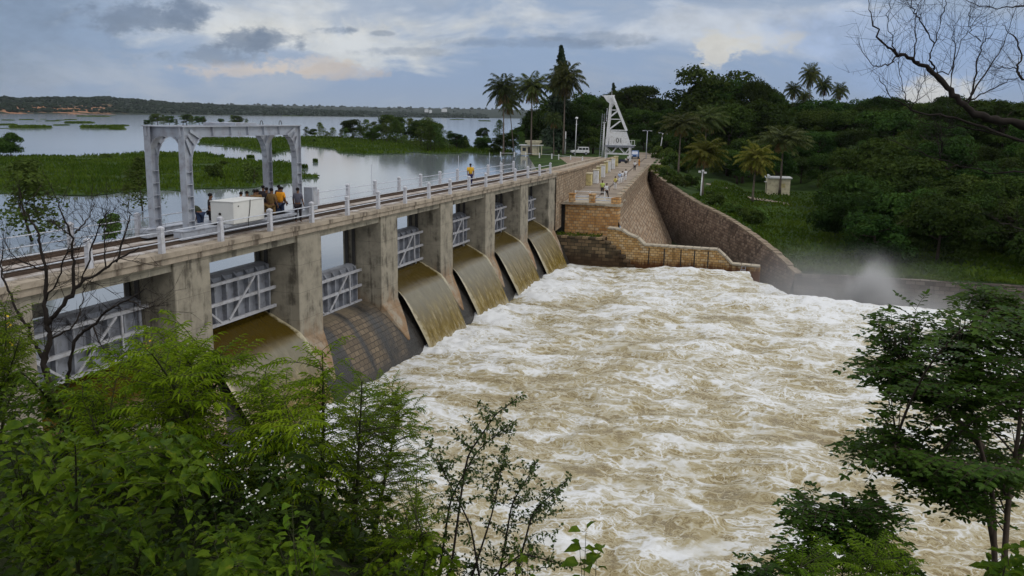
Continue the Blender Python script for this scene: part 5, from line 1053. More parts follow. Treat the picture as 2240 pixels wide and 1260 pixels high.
# ------------------------------------------------------------------ people
for nm, cl in (('skin', (.16, .085, .05)), ('hair', (.012, .010, .009)), ('c_camo', (.035, .042, .022)), ('c_jean', (.03, .045, .09)), ('c_brown', (.17, .105, .04)), ('c_khaki', (.20, .12, .05)), ('c_orange', (.72, .30, .02)), ('c_amber', (.60, .36, .03)), ('c_grey', (.10, .10, .13)), ('c_navy', (.025, .025, .09)), ('c_dark', (.03, .026, .03)), ('c_white', (.72, .73, .76)), ('c_lime', (.50, .62, .16)), ('c_paleblue', (.40, .50, .70)), ('c_yell', (.70, .62, .18)), ('c_maroon', (.10, .03, .025))):
    mt[nm] = M_plain('person_'+nm, cl, .85, .25, 9, 0, .15)
def skin_obj(name, verts, edges, rad, mat, parent, root=0, sub=1):
    me = bpy.data.meshes.new(name); me.from_pydata([tuple(v) for v in verts], edges, []); o = bpy.data.objects.new(name, me); COL.objects.link(o); o.parent = parent; me.materials.append(mat)
    sm = o.modifiers.new('skin', 'SKIN'); sm.use_smooth_shade = True
    for i, r_ in enumerate(rad):
        sv = me.skin_vertices[0].data[i]; sv.radius = (r_, r_) if not isinstance(r_, tuple) else r_; sv.use_root = (i == root)
    ss = o.modifiers.new('sub', 'SUBSURF'); ss.levels = sub; ss.render_levels = sub; PEOPLE_MESH.append(o); return o
PEOPLE_MESH = []
def person(label, loc, rz, shirt, trouser, pose='stand', h=1.66, cap=None, group=None):
    """faces local +Y"""
    r = thing('person', label, 'person', loc, rz, group); k = h/1.7; rg_ = random.Random(label)
    bend = {'stand': .06, 'walk': .05, 'bend': 1.15, 'lean': .55}[pose]
    def up(p_):   # rotate the upper body forward about the hips
        x, y, z = p_; z -= .93; c_, s2 = math.cos(bend), math.sin(bend); return (x, y*c_+z*s2, .93-y*s2+z*c_)
    V = {}; E_ = []; Rd = {}
    def v(n, p_, r_, par=None):
        V[n] = (p_, len(V)); Rd[n] = r_
        if par: E_.append((V[par][1], V[n][1]))
    sp = .16 if pose == 'walk' else .03
    v('pel', (0, 0, .93), (.135, .10)); v('waist', up((0, 0, 1.06)), (.125, .095), 'pel'); v('chest', up((0, 0, 1.27)), (.155, .11), 'waist'); v('neck0', up((0, -.01, 1.43)), .075, 'chest'); v('neck', up((0, .0, 1.49)), .055, 'neck0'); v('jaw', up((0, .025, 1.56)), (.062, .07), 'neck'); v('skull', up((0, .0, 1.64)), (.075, .09), 'jaw'); v('crown', up((0, -.005, 1.70)), .045, 'skull')
    v('nose', up((0, .115, 1.595)), .014, 'jaw')
    arm = {'stand': [(.24, .02, 1.16), (.25, .12, .93)], 'walk': [(.24, .10, 1.17), (.24, .24, .98)], 'bend': [(.22, .30, 1.34), (.2, .62, 1.30)], 'lean': [(.25, .2, 1.2), (.2, .45, 1.15)]}[pose]
    for s2, sd in ((-1, 'l'), (1, 'r')):
        sw = (s2 if pose == 'walk' else 1)
        v('sh'+sd, up((.175*s2, -.005, 1.40)), .068, 'chest'); e_ = arm[0]; w_ = arm[1]
        v('el'+sd, up((e_[0]*s2, e_[1]*sw-.03, e_[2])), .043, 'sh'+sd); v('wr'+sd, up((w_[0]*s2, w_[1]*sw, w_[2])), .028, 'el'+sd)
        d_ = unit(np.array(V['wr'+sd][0])-np.array(V['el'+sd][0])); p_ = np.array(V['wr'+sd][0]); lat = np.array((0, 1.0, 0))-d_*d_[1]; lat = unit(lat)
        v('pa'+sd, tuple(p_+d_*.07), (.036, .018), 'wr'+sd)
        for i, (o_, L) in enumerate(((-.032, .075), (-.011, .088), (.011, .082), (.030, .065))): v('f%d%s' % (i, sd), tuple(p_+d_*(.085+L)+lat*o_*1.15-np.array((.014*s2, 0, 0))), .009, 'pa'+sd)
        v('th'+sd, tuple(p_+d_*.075+lat*.062), .010, 'wr'+sd)
        v('hip'+sd, (.09*s2, 0, .86), .088, 'pel'); v('kn'+sd, (.10*s2, sp*s2+.02, .49), .058, 'hip'+sd); v('an'+sd, (.105*s2, (sp*1.7*s2 if s2 > 0 else sp*2.2*s2)-.02, .085), .036, 'kn'+sd); v('to'+sd, (.115*s2, V['an'+sd][0][1]+.16, .035), (.038, .028), 'an'+sd)
    names = list(V); vs = [tuple(np.array(V[n][0])*k) for n in names]; rd = [tuple(np.array(Rd[n])*k) if isinstance(Rd[n], tuple) else Rd[n]*k for n in names]
    skin_obj('body', vs, E_, rd, mt['skin'], r)
    def sub_(nm, sel, mul, mat, cut=None):
        idx = {n: i for i, n in enumerate(sel)}; vv = [tuple(np.array((cut or {}).get(n, V[n][0]))*k) for n in sel]; ee = []
        for a, b in E_:
            na, nb = names[a], names[b]
            if na in idx and nb in idx: ee.append((idx[na], idx[nb]))
        rr = [tuple((np.array(Rd[n])*mul+.012)*k) if isinstance(Rd[n], tuple) else (Rd[n]*mul+.012)*k for n in sel]; skin_obj(nm, vv, ee, rr, mat, r)
    sub_('shirt', ['pel', 'waist', 'chest', 'neck0', 'shl', 'ell', 'shr', 'elr'], 1.10, mt[shirt])
    sub_('trousers', ['pel', 'hipl', 'knl', 'anl', 'hipr', 'knr', 'anr'], 1.12, mt[trouser])
    c_ = np.array(V['skull'][0])*k; t_ = np.array(V['crown'][0])*k; d_ = unit(t_-c_); mb = MB(); mb.ico(c_+d_*.022*k-np.array((0, .012, 0)), np.array((.092, .105, .085))*k, 2); mb.build('cap' if cap else 'hair', mt[cap or 'hair'], r, smooth=True)
    return r
ZW = 8.84
def on(x, y, z): return pz(x, y, z)
person('man in a yellow shirt walking away along the bridge walkway', on(1029, 408.5, ZW), R(25), 'c_amber', 'c_navy', 'walk', 1.70)
GP = 'crew around the gantry'
person('worker in camouflage bending forward behind the gantry leg', (-2.0, 11.05, ZW), R(75), 'c_camo', 'c_jean', 'bend', 1.72, None, GP)
person('dark figure standing at the back corner of the cabinet', (-2.2, 12.0, ZW), R(-60), 'c_dark', 'c_dark', 'stand', 1.66, None, GP)
person('person in a navy shirt stooping behind the cabinet', (-2.0, 13.9, ZW), R(20), 'c_navy', 'c_dark', 'lean', 1.66, None, GP)
person('person in a dark maroon shirt stooping beside the navy shirt', (-1.9, 14.45, ZW), R(40), 'c_maroon', 'c_dark', 'lean', 1.66, None, GP)
person('man in a khaki shirt close to the cabinet end', (-1.75, 14.75, ZW), R(10), 'c_khaki', 'c_khaki', 'stand', 1.64, None, GP)
person('man in brown uniform with his back to the railing', (-1.15, 15.25, ZW), R(0), 'c_brown', 'c_brown', 'stand', 1.70, None, GP)
person('man in an orange shirt and jeans with his back turned', (-1.30, 16.25, ZW), R(5), 'c_orange', 'c_jean', 'stand', 1.70, None, GP)
person('dark clothed man between the orange shirt and the gantry leg', (-2.0, 17.2, ZW), R(-10), 'c_dark', 'c_dark', 'stand', 1.68, None, GP)
person('man in a grey shirt beside the farther gantry leg', (-.45, 16.45, ZW), R(15), 'c_grey', 'c_dark', 'stand', 1.66, None, GP)
person('dark haired man half hidden behind the brown uniforms', (-2.5, 16.6, ZW), R(30), 'c_dark', 'c_dark', 'stand', 1.68, None, GP)
person('bareheaded man in a dark shirt between the brown and orange shirts', (-1.75, 15.75, ZW), R(15), 'c_dark', 'c_brown', 'stand', 1.68, None, GP)
person('man in a maroon shirt leaning in behind the orange shirt', (-1.9, 16.75, ZW), R(-20), 'c_maroon', 'c_dark', 'lean', 1.72, None, GP)
person('man in a faded khaki shirt half hidden by the brown uniform', (-1.9, 15.2, ZW), R(20), 'c_khaki', 'c_dark', 'stand', 1.62, None, GP)
GT = 'people strolling on the dam road'
person('person in a lime vest standing on the terrace', on(1317, 428, 5.5), R(190), 'c_lime', 'c_dark', 'stand', 1.66, None, GT)
person('person in a white shirt and dark trousers at the terrace edge', on(1326.5, 435.5, 5.62), R(170), 'c_white', 'c_dark', 'walk', 1.64, None, GT)
person('person in a pale yellow shirt near the road parapet', on(1345.5, 415, 5.46), R(150), 'c_yell', 'c_white', 'stand', 1.6, None, GT)
person('person in a pale blue shirt and white cap on the road', on(1355, 403, 5.46), R(200), 'c_paleblue', 'c_white', 'walk', 1.62, 'c_white', GT)
person('person in white walking just behind the pale blue shirt', on(1361, 401, 5.46), R(190), 'c_white', 'c_white', 'walk', 1.62, None, GT)
person('person in white leaning at the road parapet', on(1368, 396, 5.46), R(220), 'c_white', 'c_white', 'stand', 1.62, None, GT)
person('dark trousered person in a pale top farther along the road', on(1388, 374, 5.46), R(180), 'c_white', 'c_dark', 'stand', 1.62, None, GT)
person('person in bright orange by the far parapet', on(1398, 364, 5.46), R(120), 'c_orange', 'c_orange', 'stand', 1.5, None, GT)
person('person in white standing beside the motorbike at the tower foot', on(1374, 358, 5.46), R(170), 'c_white', 'c_dark', 'stand', 1.6, None, GT)
dg = bpy.context.evaluated_depsgraph_get(); baked = [(o, bpy.data.meshes.new_from_object(o.evaluated_get(dg))) for o in PEOPLE_MESH]
for o, me in baked: o.modifiers.clear(); o.data = me
# ------------------------------------------------------------------ plants on the near bank
class Leaves:
    def __init__(s): s.P = []; s.D = []; s.N = []; s.L = []; s.W = []; s.dr = []
    def add(s, p_, d, n, L, w, dr=.25): s.P.append(p_); s.D.append(d); s.N.append(n); s.L.append(L); s.W.append(w); s.dr.append(dr)
    def mesh(s, mb=None, fold=.22, wide=.35):
        mb = mb or MB(); P = np.array(s.P); D = unit(np.array(s.D)); N = np.array(s.N); L = np.array(s.L)[:, None]; W_ = np.array(s.W)[:, None]; dr = np.array(s.dr)[:, None]
        S_ = unit(np.cross(D, N)); N = unit(np.cross(S_, D)); g = np.array((0, 0, -1.0))
        m1 = P+D*L*.5+g*L*dr*.22; m2 = P+D*L+g*L*dr; o1 = N*W_*fold
        l1 = P+D*L*(wide*.8)-S_*W_*.5+o1+g*L*dr*.08; l2 = P+D*L*(wide+.33)-S_*W_*.40+o1+g*L*dr*.42; r1 = P+D*L*(wide*.8)+S_*W_*.5+o1+g*L*dr*.08; r2 = P+D*L*(wide+.33)+S_*W_*.40+o1+g*L*dr*.42
        V = np.stack([P, l1, l2, m2, m1, r1, r2], 1); n = len(P); b = np.arange(n)[:, None]*7
        mb.addn(V.reshape(-1, 3), b+np.array([[0, 1, 2, 3, 4]])); base = mb.nv-7*n
        mb.li.append((b+np.array([[0, 4, 3, 6, 5]])+base).reshape(-1)); mb.lt.extend([5]*n); return mb
def rot_about(v, ax, a): v = np.asarray(v, float); ax = unit(ax); return v*math.cos(a)+np.cross(ax, v)*math.sin(a)+ax*(ax@v)*(1-math.cos(a))
UP = np.array((0, 0, 1.0))
def g_feather(lv, p_, t_, rs, mb, sc=1.0, pairs=6, w=.011, L0=.055, droop=.5):
    a = rs.rand()*6.283; out = unit(np.array((math.cos(a), math.sin(a), .35+.3*rs.rand()))+t_*.5); L = (.12+.07*rs.rand())*sc; q = [p_]; d = out
    for j in range(5): q.append(q[-1]+d*L/5); d = unit(d+np.array((0, 0, -.11)))
    mb.tube(q, [.0018*sc]*5+[.0008], 3, False)
    for j in range(pairs):
        f = .18+.78*j/(pairs-1); k_ = f*5; i0 = min(int(k_), 4); pp = q[i0]+(q[i0+1]-q[i0])*(k_-i0); tg = unit(q[i0+1]-q[i0]); sd = unit(np.cross(tg, UP)+1e-6)
        for s2 in (-1, 1): lv.add(pp, unit(tg*.75+sd*s2*.8+UP*rs.normal(0, .12)), UP+rs.normal(0, .25, 3), L0*sc*(1-.35*abs(f-.5))*rs.uniform(.8, 1.2), w*sc, droop*rs.uniform(.5, 1.4))
    lv.add(q[-1], unit(q[-1]-q[-2]), UP+rs.normal(0, .2, 3), L0*sc*1.2, w*sc, droop)
def g_broad(lv, p_, t_, rs, mb, L0=.075, w=.042, droop=.55):
    a0 = rs.rand()*6.283
    for s2 in (0, math.pi):
        a = a0+s2+rs.normal(0, .2); d = unit(np.array((math.cos(a), math.sin(a), rs.uniform(-.1, .5)))+t_*.3); st = p_+d*.018; mb.tube([p_, st], [.0012, .001], 3, False); L = L0*rs.uniform(.6, 1.25)
        lv.add(st, d, UP+rs.normal(0, .35, 3), L, w/L0*L*rs.uniform(.85, 1.1), droop*rs.uniform(.4, 1.4))
def g_oval(lv, p_, t_, rs, mb, L0=.042, w=.022, pairs=5, Lr=.15):
    """flat pinnate sprays of small oval leaflets"""
    for s0 in (-1, 1):
        side = unit(np.cross(t_, UP)+rs.normal(0, .15, 3)); d = unit(t_*.55+side*s0*.9+UP*rs.normal(.02, .18)); L = Lr*rs.uniform(.7, 1.15); q = [p_+d*L*j/4+np.array((0, 0, -.012*j*j/4)) for j in range(5)]; mb.tube(q, [.0015]*4+[.0007], 3, False)
        for j in range(pairs):
            f = .2+.8*j/(pairs-1); pp = p_+d*L*f+np.array((0, 0, -.012*(4*f)**2/4)); sd = unit(np.cross(d, UP))
            for s2 in (-1, 1): lv.add(pp, unit(d*.45+sd*s2+UP*rs.normal(0, .12)), UP+rs.normal(0, .28, 3), L0*rs.uniform(.75, 1.2), w*rs.uniform(.8, 1.15), .15)
        lv.add(q[-1], d, UP+rs.normal(0, .2, 3), L0*1.15, w, .15)
def g_tiny(lv, p_, t_, rs, mb, L0=.021, w=.012):
    for _ in range(4):
        d = unit(rs.normal(0, 1, 3)+t_*.4); lv.add(p_+d*.004, d, UP+rs.normal(0, .6, 3), L0*rs.uniform(.6, 1.3), w, .1)
    if rs.rand() < .6: d = unit(rs.normal(0, 1, 3)); mb.tube([p_, p_+d*.022], [.0009, .0003], 3, False)
def curve(b_, t_, rs, n=14, bow=.25, wob=.02):
    b_, t_ = np.asarray(b_, float), np.asarray(t_, float); L = np.linalg.norm(t_-b_); c_ = b_+(t_-b_)*.45+UP*L*bow+rs.normal(0, .05, 3)*L; s2 = np.linspace(0, 1, n)[:, None]
    return b_*(1-s2)**2+c_*2*s2*(1-s2)+t_*s2*s2+rs.normal(0, wob*L/n, (n, 3))*np.sin(s2*3.14)
def shrub(name, label, cat, base, tips, gen, leafm, seed, stemm='stem', r0=.010, frm=.12, step=.05, bow=.12, spread=.12, fold=.22, wide=.35, extra=None, kw=None, limbs=None, nl=6, own=False, rise=0.0):
    """own: every tip gets a stem from the base; else a few limbs carry short twigs to the tips"""
    rs = np.random.RandomState(seed); base = np.asarray(base, float); root = thing(name, label, cat, base); sm = MB(); lv = Leaves(); lm = MB(); nodes = []; tips = [np.asarray(t_, float) for t_ in tips]
    paths = []
    if own: paths = [(base+np.array((rs.normal(0, spread), rs.normal(0, spread), -.1)), tp, r0, frm) for tp in tips]
    else:
        main = []
        if limbs:
            for L in limbs:
                P = np.array(L); s2 = np.linspace(0, len(P)-1, 24); Q = np.stack([np.interp(s2, np.arange(len(P)), P[:, c_]) for c_ in range(3)], 1); Q[1:-1] = (Q[:-2]+2*Q[1:-1]+Q[2:])/4; main.append(Q)
        else:
            T = np.array(tips); pick = [int(np.argmax(T[:, 2]))]
            while len(pick) < min(nl, len(T)): d = np.min([np.linalg.norm(T-T[i], axis=1) for i in pick], axis=0); pick.append(int(np.argmax(d)))
            for i in pick: main.append(curve(base+np.array((rs.normal(0, spread), rs.normal(0, spread), -.1)), T[i], rs, 24, bow))
        for Q in main: sm.tube(Q, np.linspace(r0*1.5, r0*.3, len(Q)), 6, False)
        for q in main:
            for j in range(len(q)*(6 if limbs else 4)//10, len(q)):
                for _ in range(2): gen(lv, q[j]+rs.normal(0, .012, 3), unit(q[min(j+1, len(q)-1)]-q[j-1]), rs, sm, **(kw or {})); nodes.append(q[j])
        Q = np.concatenate([q[4:] for q in main])
        for tp in tips:
            d = np.linalg.norm((Q-tp)*np.array((1, 1, .8)), axis=1)+2.0*np.maximum(Q[:, 2]-tp[2]+rise, 0); q0 = Q[int(np.argmin(d))]
            if np.linalg.norm(tp-q0) > .03: paths.append((q0, tp, r0*.55, frm))
    for b_, tp, rr, f0 in paths:
        c_ = curve(b_, tp, rs, 12, bow); L = np.linalg.norm(np.diff(c_, axis=0), axis=1).sum()
        sm.tube(c_, np.linspace(rr, rr*.25, len(c_))*min(1.3, .5+L*.4), 5, False); n = max(3, int(L*(1-f0)/step)); f = np.linspace(f0, 1, n); k_ = f*(len(c_)-1); i0 = np.minimum(k_.astype(int), len(c_)-2); pp = c_[i0]+(c_[i0+1]-c_[i0])*(k_-i0)[:, None]
        for j in range(n): tg = unit(c_[i0[j]+1]-c_[i0[j]]); gen(lv, pp[j]+rs.normal(0, .004, 3), tg, rs, sm, **(kw or {})); nodes.append(pp[j])
    sm.build('stems', mt[stemm], root, True, smooth=True); lv.mesh(lm, fold, wide).build('foliage', mt[leafm], root, True)
    if extra: extra(root, nodes, rs)
    return root
def poly_tips(pix, n, D, jit, seed):
    """points spread through the shrub's outline at its depth"""
    rs = np.random.RandomState(seed); A = np.array(pix, float); lo, hi = A.min(0), A.max(0); out = []
    while len(out) < n:
        p_ = rs.rand(1, 2)*(hi-lo)+lo
        if inpoly(p_, [tuple(a) for a in pix])[0]: out.append(px(p_[0, 0], p_[0, 1], D+rs.normal(0, jit)))
    return out
def nh(x, y): return float(near_h(np.array([[x]]), np.array([[y]]))[0, 0])
def ground_at(x, y, D):
    p_ = px(x, y, D); return np.array((p_[0], p_[1], nh(p_[0], p_[1])))
def flowers(m_, n, r_, nm, pick=None):
    def f(root, nodes, rs):
        c_ = np.array(nodes); c_ = c_[np.argsort(-c_[:, 2])][:max(n*3, 10)] if pick is None else c_
        mb = MB()
        for i in rs.randint(0, len(c_), n):
            p_ = c_[i]+rs.normal(0, .03, 3)+np.array((0, 0, .02))
            for k_ in range(4): q = p_+rs.normal(0, .012, 3); nn = unit(rs.normal(0, .4, 3)+UP-CF*.5); quads_at(mb, q[None], nn[None], np.array([r_*rs.uniform(.7, 1.2)]), rs, 1.0)
        mb.build(nm, mt[m_], root, True)
    return f
# big feathery bush, several stems in its own outline
A1 = [(215, 770), (260, 720), (350, 700), (400, 700), (470, 735), (515, 760), (500, 800), (505, 870), (480, 930), (520, 1000), (450, 1040), (300, 1020), (190, 1000), (150, 900)]
A1 = [(a_, b_+30) for a_, b_ in A1]
shrub('feathery_bush', 'big bright feathery bush before the pier, its crest in front of the bare shrub gate', 'bush', ground_at(340, 1000, 5.6), poly_tips(A1, 210, 5.4, .45, 1)+[px(470, 765, 5.3), px(430, 770, 5.5), px(300, 745, 5.4), px(250, 775, 5.5), px(345, 730, 5.6), px(385, 700, 5.4)], g_feather, 'lf_feather', 101, r0=.012, extra=flowers('petal_y', 1, .012, 'flowers'))
A2 = [(520, 850), (560, 815), (600, 800), (640, 805), (690, 790), (735, 820), (750, 870), (735, 960), (720, 1050), (640, 1080), (540, 1060), (500, 980), (530, 900)]
A2 = [(a_, b_+25) for a_, b_ in A2]
shrub('feathery_bush', 'feathery bush with tall thin shoots before the amber chute', 'bush', ground_at(620, 1080, 5.6), poly_tips(A2, 95, 5.5, .4, 2)+[px(705, 772, 5.4), px(618, 795, 5.5), px(585, 800, 5.6), px(720, 850, 5.5), px(560, 830, 5.5)], g_feather, 'lf_feather', 102, r0=.011)
A3 = [(760, 850), (800, 815), (830, 850), (900, 880), (935, 920), (945, 1000), (925, 1080), (950, 1180), (880, 1250), (740, 1260), (690, 1180), (700, 1050), (720, 930)]
shrub('fine_leaved_bush', 'fine leaved dense bush with its edge against the foam', 'bush', ground_at(820, 1180, 5.3), poly_tips(A3, 170, 5.2, .35, 3)+[px(768, 838, 5.1), px(838, 842, 5.2), px(848, 870, 5.2), px(910, 895, 5.2), px(935, 950, 5.2)], g_feather, 'lf_fine', 103, r0=.011, kw=dict(sc=.8, pairs=8, w=.009, L0=.040, droop=.25))
B1 = [(0, 930), (60, 910), (170, 930), (260, 950), (350, 950), (430, 975), (470, 1040), (430, 1120), (380, 1200), (330, 1260), (0, 1260)]
shrub('broad_leaved_shrub', 'broad leaved shrub with pointed leaves filling the bottom corner below the feathery bush', 'shrub', ground_at(200, 1260, 3.9), poly_tips(B1, 120, 4.0, .4, 4)+[px(370, 950, 3.8), px(300, 930, 3.8), px(420, 1000, 3.7)], g_broad, 'lf_broad', 104, r0=.008)
B2 = [(320, 1200), (450, 1130), (600, 1120), (700, 1180), (760, 1260), (300, 1260)]
shrub('broad_leaved_shrub', 'low broad leaved shrub along the bottom edge under the white flowers', 'shrub', ground_at(520, 1300, 3.6), poly_tips(B2, 60, 3.7, .3, 5), g_broad, 'lf_broad', 105, r0=.007, kw=dict(L0=.062, w=.036))
shrub('leafy_sprig', 'bright upright sprig of paired leaves rising at the bottom edge', 'plant', ground_at(650, 1330, 3.3), [px(640, 1105, 3.3), px(628, 1140, 3.3), px(672, 1150, 3.35), px(610, 1190, 3.3), px(690, 1190, 3.3)], g_broad, 'lf_lime', 106, own=True, frm=.3, spread=.03, r0=.005, kw=dict(L0=.055, w=.032))
C1 = [(440, 1000), (520, 950), (620, 930), (680, 960), (690, 1060), (640, 1130), (520, 1140), (440, 1090)]
shrub('white_flower_weed', 'weed with tiny white flower heads amid the bushes', 'weed', ground_at(560, 1150, 4.9), poly_tips(C1, 60, 5.0, .3, 7), g_tiny, 'lf_dark', 107, r0=.006, kw=dict(L0=.035, w=.016), extra=flowers('petal_w', 46, .0065, 'flowers'))
D1 = [(0, 640), (18, 660), (40, 700), (48, 750), (40, 830), (0, 840)]
shrub('yellow_flower_shrub', 'dark leafy shrub with a few yellow flowers at the frame edge beside the bare shrub', 'shrub', ground_at(-20, 830, 7), poly_tips(D1, 26, 7, .3, 8), g_feather, 'lf_fine', 108, extra=flowers('petal_y', 3, .010, 'flowers'))
D2 = [(0, 830), (60, 800), (160, 820), (230, 850), (240, 920), (100, 900), (0, 910)]
shrub('dark_leaved_shrub', 'dull dark leaved shrub under the foot of the bare shrub', 'shrub', ground_at(100, 900, 6.2), poly_tips(D2, 80, 6.1, .35, 9), g_broad, 'lf_broad', 109, kw=dict(L0=.06, w=.026))
shrub('low_leafy_plant', 'low leafy plant at the bottom edge by the thorny twigs', 'plant', ground_at(880, 1330, 4.2), poly_tips([(820, 1190), (930, 1150), (1010, 1230), (1020, 1260), (800, 1260)], 22, 4.2, .2, 10), g_broad, 'lf_fine', 110, kw=dict(L0=.05, w=.03))
shrub('small_weed', 'little four leaved weed standing alone against the foam at the bottom edge', 'weed', ground_at(1285, 1330, 3.6), [px(1282, 1163, 3.6), px(1268, 1195, 3.6), px(1305, 1210, 3.6)], g_broad, 'lf_broad', 111, own=True, frm=.35, step=.07, spread=.012, r0=.005, kw=dict(L0=.07, w=.045))
shrub('small_weed', 'small leafy weed at the bottom edge below the thorny twigs', 'weed', ground_at(1140, 1330, 4.2), [px(1135, 1195, 4.2), px(1155, 1215, 4.2), px(1115, 1230, 4.2)], g_broad, 'lf_broad', 112, own=True, frm=.4, spread=.02, r0=.005, kw=dict(L0=.05, w=.03))
# thorny shrub
TH = [(1145, 862), (1085, 905), (1045, 880), (1120, 940), (990, 940), (1060, 960), (1095, 1000), (965, 985), (1160, 1030), (1115, 1040), (1105, 975), (1245, 1045), (1180, 1110), (1215, 1075), (1225, 1150), (1250, 1240), (1050, 1060), (1010, 1090), (1130, 1120), (990, 1010), (1075, 1150), (1170, 1190), (930, 960), (1030, 1000), (1195, 1230), (960, 1080)]
shrub('thorny_shrub', 'sparse thorny shrub of long leaning twigs against the foam', 'shrub', ground_at(985, 1290, 4.9), [px(x, y, 4.8+.15*math.sin(i*2.3)) for i, (x, y) in enumerate(TH)]+poly_tips([(940, 960), (1060, 890), (1145, 870), (1130, 960), (1200, 1080), (1240, 1060), (1220, 1200), (1120, 1260), (950, 1260)], 170, 4.8, .12, 33), g_tiny, 'lf_thorn', 113, stemm='darkbark', frm=.1, step=.020, bow=.02, r0=.005, limbs=[[px(x, y, d) for x, y, d in L] for L in ([(975, 1330, 4.8), (1020, 1000, 4.8), (1085, 905, 4.8), (1145, 862, 4.8)], [(950, 1330, 4.9), (985, 1090, 4.9), (1045, 985, 4.9), (1118, 925, 4.9)], [(1110, 1330, 4.7), (1165, 1120, 4.7), (1245, 1045, 4.7)], [(1010, 1330, 4.75), (1075, 1130, 4.75), (1105, 990, 4.75)], [(1060, 1330, 4.7), (1030, 1150, 4.7), (940, 970, 4.7)], [(1000, 1330, 4.6), (1140, 1210, 4.6), (1255, 1240, 4.6)], [(1080, 1330, 4.85), (1120, 1100, 4.85), (1175, 1010, 4.85)])])
# dark leaved sapling at the frame edge
E1 = [(1960, 800), (1935, 700), (1990, 690), (2060, 735), (2090, 700), (2110, 642), (2170, 635), (2240, 640), (2300, 640), (2330, 900), (2300, 1080), (2160, 1090), (2060, 1060), (1990, 1040), (1975, 1010), (1900, 985), (1860, 975), (1960, 945), (2010, 960), (2030, 900), (1960, 860), (1895, 790), (1950, 790)]
E1T = [(1922, 700), (1935, 715), (1990, 690), (2050, 740), (2075, 750), (2110, 650), (2130, 640), (2160, 640), (1885, 788), (1900, 800), (1918, 820), (1970, 850), (1853, 972), (1880, 985), (1925, 940), (1945, 1000), (1985, 1040), (2010, 1050), (2075, 1090), (2110, 1065), (1955, 750), (2090, 690), (2160, 690)]
E1i = [(1990, 780), (2010, 800), (2060, 780), (2150, 650), (2240, 640), (2330, 660), (2330, 1000), (2200, 1060), (2080, 1030), (2000, 1010), (1930, 975), (2040, 940), (2050, 880), (1980, 840)]
shrub('dark_leaved_sapling', 'dark leaved sapling with flat sprays reaching over the foam at the frame edge', 'tree', ground_at(2195, 1290, 5.3), [px(x+dx, y+dy, 5.2+.25*math.sin(i*1.7)+dd) for i, (x, y) in enumerate(E1T) for dx, dy, dd in ((0, 0, 0), (28, 14, .1), (14, -12, -.08), (45, 5, .05))]+poly_tips(E1i, 95, 5.3, .45, 14), g_oval, 'lf_dark', 114, stemm='bark', fold=.10, wide=.46, r0=.014, step=.06, bow=.06, frm=.2, rise=.12, limbs=[[px(x, y, d) for x, y, d in L] for L in ([(2190, 1330, 5.3), (2205, 1100, 5.3), (2228, 950, 5.3), (2245, 780, 5.3), (2200, 670, 5.2)], [(2178, 1330, 5.3), (2172, 1080, 5.25), (2130, 920, 5.2), (2100, 780, 5.2)], [(2176, 1200, 5.3), (2150, 1060, 5.2), (2060, 1000, 5.1), (1960, 965, 5.1)], [(2210, 1060, 5.3), (2260, 900, 5.4), (2310, 760, 5.4)], [(2150, 980, 5.25), (2060, 880, 5.2), (1980, 830, 5.2)])])
F1 = [(1740, 1075), (1760, 1065), (1735, 1120), (1790, 1130), (1715, 1180), (1640, 1230), (1660, 1225), (1700, 1215), (1775, 1170), (1680, 1240), (1720, 1230), (1828, 1085), (1845, 1090), (1860, 1130), (1905, 1075), (1920, 1090), (1960, 1105), (1930, 1130), (1950, 1180), (1970, 1190), (1900, 1150), (1880, 1180), (1760, 1110), (1915, 1160), (1990, 1230), (1640, 1245), (1850, 1160), (1800, 1200)]
shrub('dark_leaved_sapling', 'small dark leaved sapling split into two tufts behind the lime bush', 'tree', ground_at(1820, 1330, 5.0), [px(x+dx, y+dy, 4.9+.2*math.sin(i*1.9)) for i, (x, y) in enumerate(F1) for dx, dy in ((0, 0), (9, 22), (-8, 30))], g_oval, 'lf_dark', 115, stemm='bark', fold=.10, wide=.46, spread=.05, r0=.008, step=.05, bow=.05, frm=.1, nl=5, kw=dict(Lr=.09, L0=.034, w=.018))
G1 = [(1730, 1250), (1770, 1200), (1830, 1180), (1900, 1180), (1960, 1210), (2010, 1245), (2010, 1290), (1720, 1290)]
shrub('lime_bush', 'lime green feathery bush at the bottom edge under the small sapling', 'bush', ground_at(1860, 1340, 4.2), poly_tips(G1, 60, 4.2, .2, 16), g_feather, 'lf_lime', 116, kw=dict(sc=.75, pairs=7, w=.012, L0=.042))
shrub('broad_leaved_shrub', 'broad leaved shrub at the bottom corner beneath the sapling trunk', 'shrub', ground_at(2200, 1340, 3.9), poly_tips([(2120, 1240), (2160, 1215), (2240, 1190), (2280, 1290), (2110, 1290)], 16, 3.9, .2, 17), g_broad, 'lf_broad', 117)
